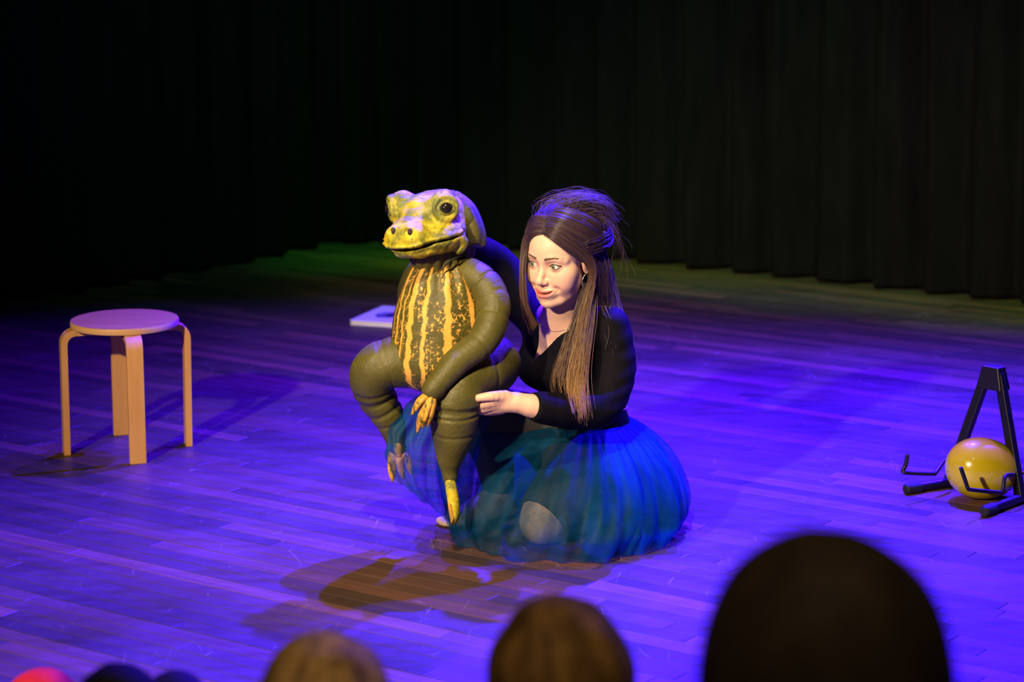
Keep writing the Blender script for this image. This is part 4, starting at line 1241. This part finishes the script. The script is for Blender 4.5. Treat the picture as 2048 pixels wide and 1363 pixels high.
def skirt_layer(name, mat, par, R, seed, a0=0.0, a1=2 * math.pi, ztop=0.0, kbump=1.0, amp=1.0, zhem=0.004):
    rg = np.random.default_rng(seed)
    nA, nT = 300, 44
    closed = (a1 - a0) > 6.28
    A = np.linspace(a0, a1, nA, endpoint=not closed)
    T = np.linspace(0, 1, nT)
    wl = waist - UP * (0.020 + ztop)
    ph = rg.uniform(0, 6.28, 6)
    V = np.zeros((nT, nA, 3)); G = np.zeros((nT, nA))
    kd = kneeR[:2] - SKC_; ka = math.atan2(kd[1], kd[0])
    da = (A - ka + math.pi) % (2 * math.pi) - math.pi
    bumpA = np.exp(-(da / 0.55) ** 2) * kbump
    for i, t in enumerate(T):
        s = math.sin(min(t * 1.15, 1) * math.pi / 2) ** 1.0
        c2 = wl[:2] * (1 - t) + SKC_ * t
        rw = 0.135
        r = rw + (R - rw) * s - 0.030 * max(0, t - 0.86) / 0.14 * 0.9
        z = wl[2] * (1 - t ** 1.3) + zhem
        # gathered pleats at the waist that open out, and loose waves lower down
        plt_ = 0.006 * np.sin(46 * A + ph[0] + 1.5 * np.sin(3 * A + ph[1])) * min(1, t * 6) * (1 - t) ** 1.2
        wav = (0.014 * np.sin(9 * A + ph[2] + 2.2 * t) + 0.010 * np.sin(17 * A + ph[3] - 3 * t) + 0.006 * np.sin(31 * A + ph[4] + 5 * t + np.sin(5 * A))) * t ** 1.1
        rr = r + (plt_ + wav) * amp
        bz = bumpA * 0.165 * math.sin(math.pi * min(1, t * 1.02)) ** 0.9
        br_ = bumpA * 0.05 * math.sin(math.pi * t) ** 0.8
        zz = z + bz + 0.008 * np.sin(7 * A + ph[5] + 6 * t) * t * (1 - t) * 2
        V[i, :, 0] = c2[0] + (rr + br_) * np.cos(A); V[i, :, 1] = c2[1] + (rr + br_) * np.sin(A); V[i, :, 2] = np.maximum(zz, 0.003)
        G[i] = np.clip(0.5 + 0.5 * np.sin(23 * A + ph[1] + 2 * np.sin(4 * A + 3 * t)), 0, 1) ** 3 * (0.35 + 0.65 * (1 - t)) + max(0, 1 - t * 5) * 0.8 + max(0, t - 0.95) * 6
    Fc = []
    m_ = nA if closed else nA - 1
    for i in range(nT - 1):
        for k in range(m_):
            k2 = (k + 1) % nA; Fc.append((i * nA + k, (i + 1) * nA + k, (i + 1) * nA + k2, i * nA + k2))
    o = np_mesh(name, V.reshape(-1, 3), np.array(Fc), mat, par)
    fattr(o, 'gather', np.clip(G.ravel(), 0, 1))
    return o
sk = skirt_layer('tulle_skirt', M_TULLE, person, SKR, 2)
tag(sk, 'full sheer teal tulle skirt spread on the floor')
skirt_layer('skirt_layer', M_TULLE2, sk, SKR - 0.025, 5, math.radians(-82), math.radians(150), 0.004, 0.0, 1.2)
skirt_layer('skirt_layer', M_TULLE2, sk, SKR - 0.06, 9, math.radians(-62), math.radians(140), 0.008, 0.0, 1.3)
# the swathe drawn over her raised knee and the frog's far leg
rows = [[(862, 764, 7.05), (905, 790, 7.02), (945, 806, 7.00), (985, 832, 6.98)],
        [(806, 824, 6.90), (852, 850, 6.90), (905, 872, 6.93), (960, 892, 6.93)],
        [(768, 880, 6.86), (826, 930, 6.88), (885, 962, 6.90), (945, 985, 6.90)],
        [(786, 952, 6.87), (848, 1002, 6.90), (905, 1048, 6.98), (958, 1090, 6.92)]]
G = np.array([[W(*c) for c in r] for r in rows])
nU, nV = 60, 50
Gu = np.array([spline(G[:, j], nU) for j in range(4)])           # 4 x nU x 3
Gs = np.array([spline(Gu[:, i], nV) for i in range(nU)])         # nU x nV x 3
uu, vv = np.meshgrid(np.linspace(0, 1, nU), np.linspace(0, 1, nV), indexing='ij')
rip = 0.010 * np.sin(26 * vv + 3 * uu) + 0.006 * np.sin(47 * vv - 5 * uu + 1) + 0.004 * np.sin(15 * uu + 9 * vv)
Gs[:, :, 1] += rip * (0.3 + uu); Gs[:, :, 0] += 0.006 * np.sin(9 * uu + 2) * (1 - vv) + 0.005 * np.sin(21 * uu) * (1 - vv)
Fc = [(i * nV + j, (i + 1) * nV + j, (i + 1) * nV + j + 1, i * nV + j + 1) for i in range(nU - 1) for j in range(nV - 1)]
o = np_mesh('skirt_swathe', Gs.reshape(-1, 3), np.array(Fc), M_SWATHE, sk)
fattr(o, 'gather', np.clip((1 - vv) ** 1.5 * (1 - 0.5 * uu) * 1.1 + 0.4 * np.clip(np.sin(26 * vv + 3 * uu), 0, 1) ** 3, 0, 1).ravel())

# ---- hair
def hair_mat():
    m, nt, b = new_mat('brown_hair')
    t = nd(nt, 'ShaderNodeAttribute', attribute_name='tone').outputs['Fac']
    nt.links.new(ramp(nt, t, [(0.0, (0.030, 0.018, 0.042)), (0.4, (0.075, 0.041, 0.042)), (0.75, (0.22, 0.115, 0.042)), (1.0, (0.40, 0.22, 0.08))]), b.inputs['Base Color'])
    b.inputs['Roughness'].default_value = 0.40
    b.inputs['Specular IOR Level'].default_value = 0.75
    return m
M_HAIR = hair_mat()
class Hair:
    def __init__(s): s.P = []; s.R = []; s.T = []
    def strands(s, guides, N, jit, rad, tone, seed, n=18, curl=0.0, thin=0.35, lenvar=0.0, push=None, clump=0):
        rg = np.random.default_rng(seed)
        Gd = np.array([spline(g, n) for g in guides]); t = np.linspace(0, 1, n)[:, None]
        PP = []
        if clump: CL = [(rg.uniform(0, len(Gd) - 1.0001), rg.normal(size=3) * 0.010) for _ in range(clump)]
        for _ in range(N):
            u = rg.uniform(0, len(Gd) - 1.0001); i = int(u); f = u - i
            P = Gd[i] * (1 - f) + Gd[i + 1] * f
            if clump:
                cu, co = CL[rg.integers(clump)]; i2 = int(cu); f2 = cu - i2
                P2 = Gd[i2] * (1 - f2) + Gd[i2 + 1] * f2 + co * t
                wc = 0.85 * t ** 1.3
                P = P * (1 - wc) + P2 * wc
            ph = rg.uniform(0, 6.28, 3); w_ = rg.uniform(2, 5)
            J = rg.normal(size=3) * jit * (0.35 + 0.65 * t)
            J = J + jit * 0.5 * np.sin(w_ * t + ph[None, :]) + curl * t * np.sin(9 * t + ph[None, :])
            P = P + J
            if lenvar:
                e = 1 - rg.uniform(0, lenvar); P = np.array([np.interp(np.linspace(0, e, n), t[:, 0], P[:, k]) for k in range(3)]).T
            PP.append(P)
            s.R.append(rad * rg.uniform(0.6, 1.3) * (1 - (1 - thin) * t[:, 0] ** 2))
            s.T.append(np.repeat(tone[0] + (tone[1] - tone[0]) * t[:, 0] + rg.normal() * 0.09, 3))
        PP = np.array(PP)
        if push:
            q = PP.reshape(-1, 3)
            lift = np.repeat(rg.uniform(push[0], push[1], N), n)
            for _ in range(3):
                d = f_cap(q); I = np.where(d < lift)[0]
                e = 0.002
                g = np.stack([f_cap(q[I] + np.eye(3)[k] * e) - d[I] for k in range(3)], 1) / e
                g /= np.linalg.norm(g, axis=1)[:, None] + 1e-6
                q[I] += g * np.clip(lift[I] - d[I], 0, 0.02)[:, None]
            PP = q.reshape(PP.shape)
            PP[:, 1:-1] = 0.25 * PP[:, :-2] + 0.5 * PP[:, 1:-1] + 0.25 * PP[:, 2:]
        s.P += list(PP)
    def build(s, name, parent, mat=None):
        VV, QQ, c0 = [], [], 0
        for P, r in zip(s.P, s.R):
            n = len(P)
            Tn = np.gradient(P, axis=0); Tn /= np.linalg.norm(Tn, axis=1)[:, None] + 1e-9
            a = np.cross(Tn, [0.3, 0.9, 0.2]); a /= np.linalg.norm(a, axis=1)[:, None] + 1e-9
            b = np.cross(Tn, a)
            VV.append(np.stack([P + r[:, None] * (math.cos(k * 2.0944) * a + math.sin(k * 2.0944) * b) for k in range(3)], 1).reshape(-1, 3))
            base = np.arange(n - 1)[:, None] * 3
            QQ.append(np.concatenate([base + np.array([[k, (k + 1) % 3, 3 + (k + 1) % 3, 3 + k]]) for k in range(3)]) + c0); c0 += n * 3
        o = np_mesh(name, np.concatenate(VV), np.concatenate(QQ), mat or M_HAIR, parent)
        fattr(o, 'tone', np.clip(np.concatenate(s.T), 0, 1)); return o
def hl(*pts): return np.array([HFR.w(q) for q in pts])
def f_cap(pw):
    p = HFR.l(pw); s = mirror(p)
    d = ell(s, (0, -0.020, 0.040), (0.079, 0.099, 0.085))
    d = smin(d, ell(s, (0.0, -0.056, 0.052), (0.089, 0.078, 0.078)), 0.03)
    d = smin(d, ell(s, (0.04, -0.055, -0.02), (0.042, 0.045, 0.07)), 0.02)
    # open the face: hairline from the brow's top round in front of the ears
    face = ell(s, (0, 0.10, -0.030), (0.066, 0.085, 0.112))
    d = smax(d, -face, 0.008)
    d = np.maximum(d, -(p[:, 2] + 0.075))
    return (d + 0.003 * wob(p, 60, 61) + 0.0015 * np.sin(p[:, 0] * 300 + 6 * wob(p, 25, 62))) * HK
V, Q = surf(f_cap, hn - [0.16, 0.17, 0.14], hn + [0.16, 0.17, 0.22], 0.0045)
cap = np_mesh('hair', V, Q, M_HAIR, person)
fattr(cap, 'tone', np.full(len(V), 0.10))
tag(cap, 'long brown hair, half pinned up and messy on top')
H = Hair()
gB = [hl((.003, .074, .084), (.030, .079, .074), (.063, .059, .040), (.082, .022, .004), (.088, -.018, -.015), (.074, -.060, -.02)),
      hl((.003, .062, .102), (.036, .064, .100), (.072, .040, .072), (.092, -.006, .032), (.094, -.045, .010), (.072, -.090, .0)),
      hl((.003, .040, .122), (.042, .042, .120), (.080, .012, .094), (.098, -.032, .055), (.094, -.072, .030), (.065, -.115, .02)),
      hl((.003, .015, .137), (.044, .012, .137), (.084, -.018, .114), (.100, -.060, .076), (.085, -.105, .045), (.055, -.135, .03))]
H.strands(gB, 700, 0.0022, 0.0009, (0.12, 0.30), 1, push=(0.001, 0.007))
gB2 = [np.array(hl((.003, .074, .084), (.032, .077, .078), (.064, .056, .048)).tolist() + [HFR.w((.083, .022, .004)), HFR.w((.090, .004, -.040)), W(1160, 610, 6.94), W(1140, 690, 6.90), W(1128, 770, 6.87)]),
       np.array(hl((.003, .062, .102), (.038, .063, .098), (.076, .036, .066)).tolist() + [HFR.w((.094, -.002, .020)), HFR.w((.098, -.014, -.040)), W(1180, 610, 6.95), W(1168, 690, 6.90), W(1160, 780, 6.86)])]
H.strands(gB2, 240, 0.0034, 0.00085, (0.12, 0.75), 21, 26, 0.003, 0.35, 0.2, push=(0.001, 0.006), clump=9)
gA = [hl((-.003, .074, .084), (-.030, .078, .078)).tolist() + [W(1056, 490, 6.96), W(1049, 530, 6.95), W(1049, 580, 6.94), W(1056, 618, 6.95), W(1072, 648, 6.97)],
      hl((-.003, .062, .102), (-.038, .064, .098)).tolist() + [W(1047, 480, 6.99), W(1042, 530, 6.98), W(1042, 585, 6.97), W(1049, 628, 6.98), W(1062, 660, 6.99)],
      hl((-.003, .040, .122), (-.044, .040, .118), (-.084, .012, .086)).tolist() + [W(1046, 520, 7.02), W(1045, 585, 7.02), W(1052, 635, 7.02), W(1062, 668, 7.02)]]
gA = [np.array(g) for g in gA]
H.strands(gA, 520, 0.0028, 0.00085, (0.12, 0.62), 2, 22, 0.002, push=(0.001, 0.006))
def dome(ph, k=1.0):
    a = max(0.0, (abs(ph) - 0.7) / 1.0)
    return hl(*[(max(r, 0.050 + 0.030 * a) * k * math.sin(ph) if y > 0.04 else r * k * math.sin(ph), y - (0.055 * a if y > 0.04 else 0.0), 0.040 + r * k * math.cos(ph)) for y, r in ((.070, .046), (.050, .066), (.012, .088), (-.035, .100), (-.085, .101), (-.125, .078), (-.142, .040))])
gC = [dome(a) for a in np.radians([-86, -58, -30, 0, 28, 56, 84, 104])]
H.strands(gC, 1900, 0.0036, 0.0009, (0.12, 0.27), 3, 18, 0.004, push=(0.001, 0.012))
gL = [hl((.02, -.02, .136), (.060, -.05, .146), (.096, -.085, .125), (.100, -.118, .085), (.06, -.14, .07)), hl((-.06, -.02, .120), (-.035, -.045, .140), (.02, -.075, .146), (.070, -.11, .130), (.07, -.13, .10))]
H.strands(gL, 240, 0.010, 0.0008, (0.16, 0.3), 4, 18, 0.009, push=(0.002, 0.016))
gF = [hl((-.06, .03, .11), (-.075, -.01, .138), (-.03, -.05, .160), (.03, -.08, .158)), hl((.02, .0, .13), (.05, -.03, .160), (.09, -.07, .150), (.115, -.10, .09)), hl((.06, -.04, .1), (.11, -.08, .08), (.13, -.10, .0), (.13, -.09, -.09))]
H.strands(gF, 90, 0.012, 0.00040, (0.3, 0.45), 5, 18, 0.013)                        # fly-aways
gS = [hl((.082, -.012, .02), (.090, -.02, -.03), (.090, -.03, -.08), (.082, -.035, -.13)), hl((.075, -.08, .03), (.092, -.08, -.03), (.098, -.075, -.09), (.10, -.07, -.15)), hl((.0, -.115, .03), (.02, -.12, -.04), (.05, -.115, -.10), (.08, -.11, -.17))]
H.strands(gS, 420, 0.006, 0.0009, (0.10, 0.25), 6, push=(0.001, 0.006))
# long lengths over her left shoulder and chest
gD = [[W(1165, 560, 6.99), W(1150, 620, 6.94), W(1122, 690, 6.915), W(1098, 752, 6.90), (W(1100, 790, 6.885))],
      [W(1172, 556, 7.00), W(1162, 620, 6.945), W(1142, 690, 6.90), W(1130, 760, 6.87), (W(1146, 822, 6.80))],
      [W(1182, 552, 7.00), W(1176, 620, 6.95), W(1163, 690, 6.895), W(1155, 765, 6.86), (W(1162, 838, 6.795))],
      [W(1190, 550, 7.01), W(1190, 620, 6.96), W(1182, 690, 6.91), W(1172, 765, 6.86), (W(1174, 836, 6.80))]]
H.strands(gD[1:], 420, 0.0042, 0.0009, (0.24, 0.95), 7, 26, 0.004, 0.15, 0.24, clump=16)
H.strands(gD[:2], 60, 0.0060, 0.0006, (0.24, 0.75), 8, 26, 0.008, 0.4, 0.35, clump=7)
gE = [[W(1190, 550, 7.05), W(1200, 610, 7.0), W(1212, 660, 6.965), W(1215, 720, 6.945)],
      [W(1205, 540, 7.09), W(1222, 600, 7.05), W(1240, 650, 7.02), W(1258, 720, 7.0)],
      [W(1218, 520, 7.12), W(1240, 600, 7.10), W(1262, 660, 7.08), W(1275, 745, 7.06)]]
H.strands(gE, 170, 0.0065, 0.0007, (0.2, 0.55), 9, 22, 0.008, 0.35, 0.3, clump=10)
hs = H.build('hair_strands', cap)
M_SILVER = simple('silver', (0.75, 0.73, 0.70), 0.2, 0.9)
hc_ = HFR.w((0.080, -0.006, -0.058))
ring = [hc_ + 0.024 * (math.cos(a) * (HFR.A[1] * 0.95 - HFR.A[0] * 0.3) + math.sin(a) * HFR.A[2]) for a in np.linspace(0, 2 * math.pi, 40)]
MB().tube(ring, 0.0011, 6, False).build('hoop_earring', M_SILVER, person)
nl = []
for u in np.linspace(-1, 1, 31):
    p = nbase + TL * (0.058 * math.sin(u * 1.5)) + TF * (0.040 * math.cos(u * 1.5) + 0.02) + UP * (0.022 - 0.030 * (1 - u * u))
    q = np.array([p])
    for _ in range(5):
        d = smin(f_torso(q), f_neck(q), 0.03); e = 1e-3
        g = np.array([(smin(f_torso(q + np.eye(3)[k] * e), f_neck(q + np.eye(3)[k] * e), 0.03) - d)[0] for k in range(3)]) / e
        q = q - g / np.linalg.norm(g) * (d[0] - 0.0015)
    nl.append(q[0])
MB().tube(nl, 0.0008, 5, False).build('necklace', M_SILVER, person)
# ================================================================ the audience in front of the stage
def aud_hair(name, cols):
    m, nt, b = new_mat(name)
    p = coord(nt)
    f = noise(nt, mapping(nt, p, scale=(1, 1, 0.3)), 24, 5, 0.6, 0.6)
    nt.links.new(ramp(nt, f, [(0.3, cols[0]), (0.7, cols[1])]), b.inputs['Base Color'])
    b.inputs['Roughness'].default_value = 0.75
    b.inputs['Specular IOR Level'].default_value = 0.2
    return m
def spectator(label, px, py_top, depth, rh, cols, jumper, seed, sit, kid=1.0, lump=0.004, hat=None, long=0.0):
    """a seated figure seen from behind; rh is the half-width of the hair"""
    rg = np.random.default_rng(seed)
    t = W(px, py_top, depth); zt = float(t[2])
    x0, y0 = float(t[0]), depth
    hh = rh * 1.22
    hc = np.array([x0, y0, zt - hh])
    root = thing('person', label, 'person', (x0, y0, 0), 'people watching from the front rows')
    def f_hair(p):
        d = ell(p, hc, (rh, rh * 1.12, hh))
        d = smin(d, ell(p, hc + [0, -0.015, -hh * 0.75], (rh * (0.78 + long * 0.28), rh * 0.85, hh * (0.55 + long * 0.6))), 0.04)
        if long: d = smin(d, ell(p, hc + [0, -0.03, -hh * 1.35], (rh * 1.16, rh * 0.7, hh * 0.8)), 0.06)
        return d + lump * wob(p, 45, seed) + lump * 0.7 * wob(p * [1, 1, .35], 110, seed + 1)
    V, Q = surf(f_hair, hc - [rh + .07, rh + .08, hh * (1.9 + long) + .02], hc + rh * 1.5 + 0.03, 0.006)
    hairo = np_mesh('hair' if hat is None else 'hat', V, Q, aud_hair('audience_hair', cols), root)
    k = kid
    nb = hc + [0, -0.01, -hh - 0.05 * k]
    shz = nb[2] - 0.05 * k; sw = 0.19 * k
    seat = max(0.10, sit)
    hip = np.array([x0, y0 - 0.02, seat + 0.08 * k])
    skin = []
    def f_body(p):
        d = ell(p, hc + [0, 0.03, -0.02], (rh * .82, rh * .95, hh * .9))                        # the head under the hair
        d = smin(d, ell(p, hc + [0, rh * 1.02, -hh * 0.25], (0.016, 0.02, 0.028)), 0.015)       # nose
        for s in (-1, 1): d = smin(d, ell(p, hc + [s * rh * 0.92, 0.01, -hh * .25], (0.012, 0.018, 0.030)), 0.01)
        d = smin(d, cone(p, hc + [0, 0, -hh * .6], nb - [0, 0, 0.04], 0.05 * k, 0.055 * k), 0.03)
        return d
    V, Q = surf(f_body, hc - [rh + .06, rh + .06, hh + .22], hc + [rh + .06, rh * 1.5, hh + .02], 0.009)
    b = np_mesh('body', V, Q, M_SKIN, root); cattr(b, 'tint', plain(V, (0.62, 0.38, 0.28)))
    def f_cl(p):
        d = chain(p, [np.array([x0 - sw, y0, shz]), nb - [0, 0, .03], np.array([x0 + sw, y0, shz])], [0.055 * k, 0.06 * k, 0.055 * k], 0.04, 7)
        d = smin(d, chain(p, [nb - [0, 0, .08 * k], (nb + hip) / 2, hip], [0.12 * k, 0.13 * k, 0.14 * k], 0.05, 7), 0.07)
        for s in (-1, 1):
            d = smin(d, chain(p, [np.array([x0 + s * sw, y0, shz]), np.array([x0 + s * sw * 1.15, y0 + .04, (shz + seat) / 2 + .04]), np.array([x0 + s * sw * .7, y0 + .26 * k, seat + .12 * k])], [0.052 * k, 0.045 * k, 0.035 * k], 0.03, 7), 0.03)
            kn = np.array([x0 + s * .11 * k, y0 + (.42 if sit > .2 else .26) * k, seat + .06 * k])
            d = smin(d, chain(p, [hip + [s * .08 * k, 0, -.02], kn], [0.085 * k, 0.06 * k], 0.03, 4), 0.03)
            d = smin(d, chain(p, [kn, np.array([kn[0], kn[1] + .03, 0.045]), np.array([kn[0], kn[1] + .15 * k, 0.035])], [0.058 * k, 0.04 * k, 0.032 * k], 0.02, 5), 0.02)
        return d
    V, Q = surf(f_cl, [x0 - sw * 1.5 - .06, y0 - .24, -0.02], [x0 + sw * 1.5 + .06, y0 + .75 * k + .05, nb[2] + .07], 0.018)
    V[:, 2] = np.maximum(V[:, 2], 0.002)
    np_mesh('clothes', V, Q, jumper, root)
    return root
J1 = simple('black_jumper', (0.02, 0.018, 0.018), 0.8); J2 = simple('navy_jumper', (0.02, 0.025, 0.05), 0.8); J3 = simple('dark_red_knit', (0.22, 0.01, 0.008), 0.8)
spectator('dark haired spectator with the largest blurred head at the front right', 1655, 1060, 2.45, 0.132, [(0.010, 0.006, 0.004), (0.028, 0.017, 0.009)], J1, 3, 0.45, 1.0, 0.005, None, 0.35)
spectator('brown haired child spectator in the front row between blond child and largest head', 1118, 1190, 3.3, 0.104, [(0.025, 0.013, 0.005), (0.26, 0.14, 0.04)], J2, 13, 0.36, 0.64, 0.007, None, 0.2)
spectator('blond child spectator with a light brown blurred head near the bottom centre', 648, 1266, 3.5, 0.102, [(0.07, 0.035, 0.012), (0.55, 0.34, 0.13)], J2, 23, 0.34, 0.60, 0.007)
spectator('small spectator in a red hat at the bottom left corner', 82, 1338, 4.7, 0.090, [(0.50, 0.012, 0.006), (0.62, 0.025, 0.010)], J3, 33, 0.12, 0.5, 0.004, True)
spectator('small black haired spectator beside the red hat at the bottom left', 232, 1329, 3.85, 0.078, [(0.006, 0.005, 0.005), (0.012, 0.010, 0.009)], J1, 43, 0.12, 0.5)
spectator('small dark haired spectator with the lowest head, right of the black haired one', 348, 1343, 4.25, 0.080, [(0.008, 0.006, 0.004), (0.018, 0.013, 0.007)], J1, 53, 0.12, 0.5)
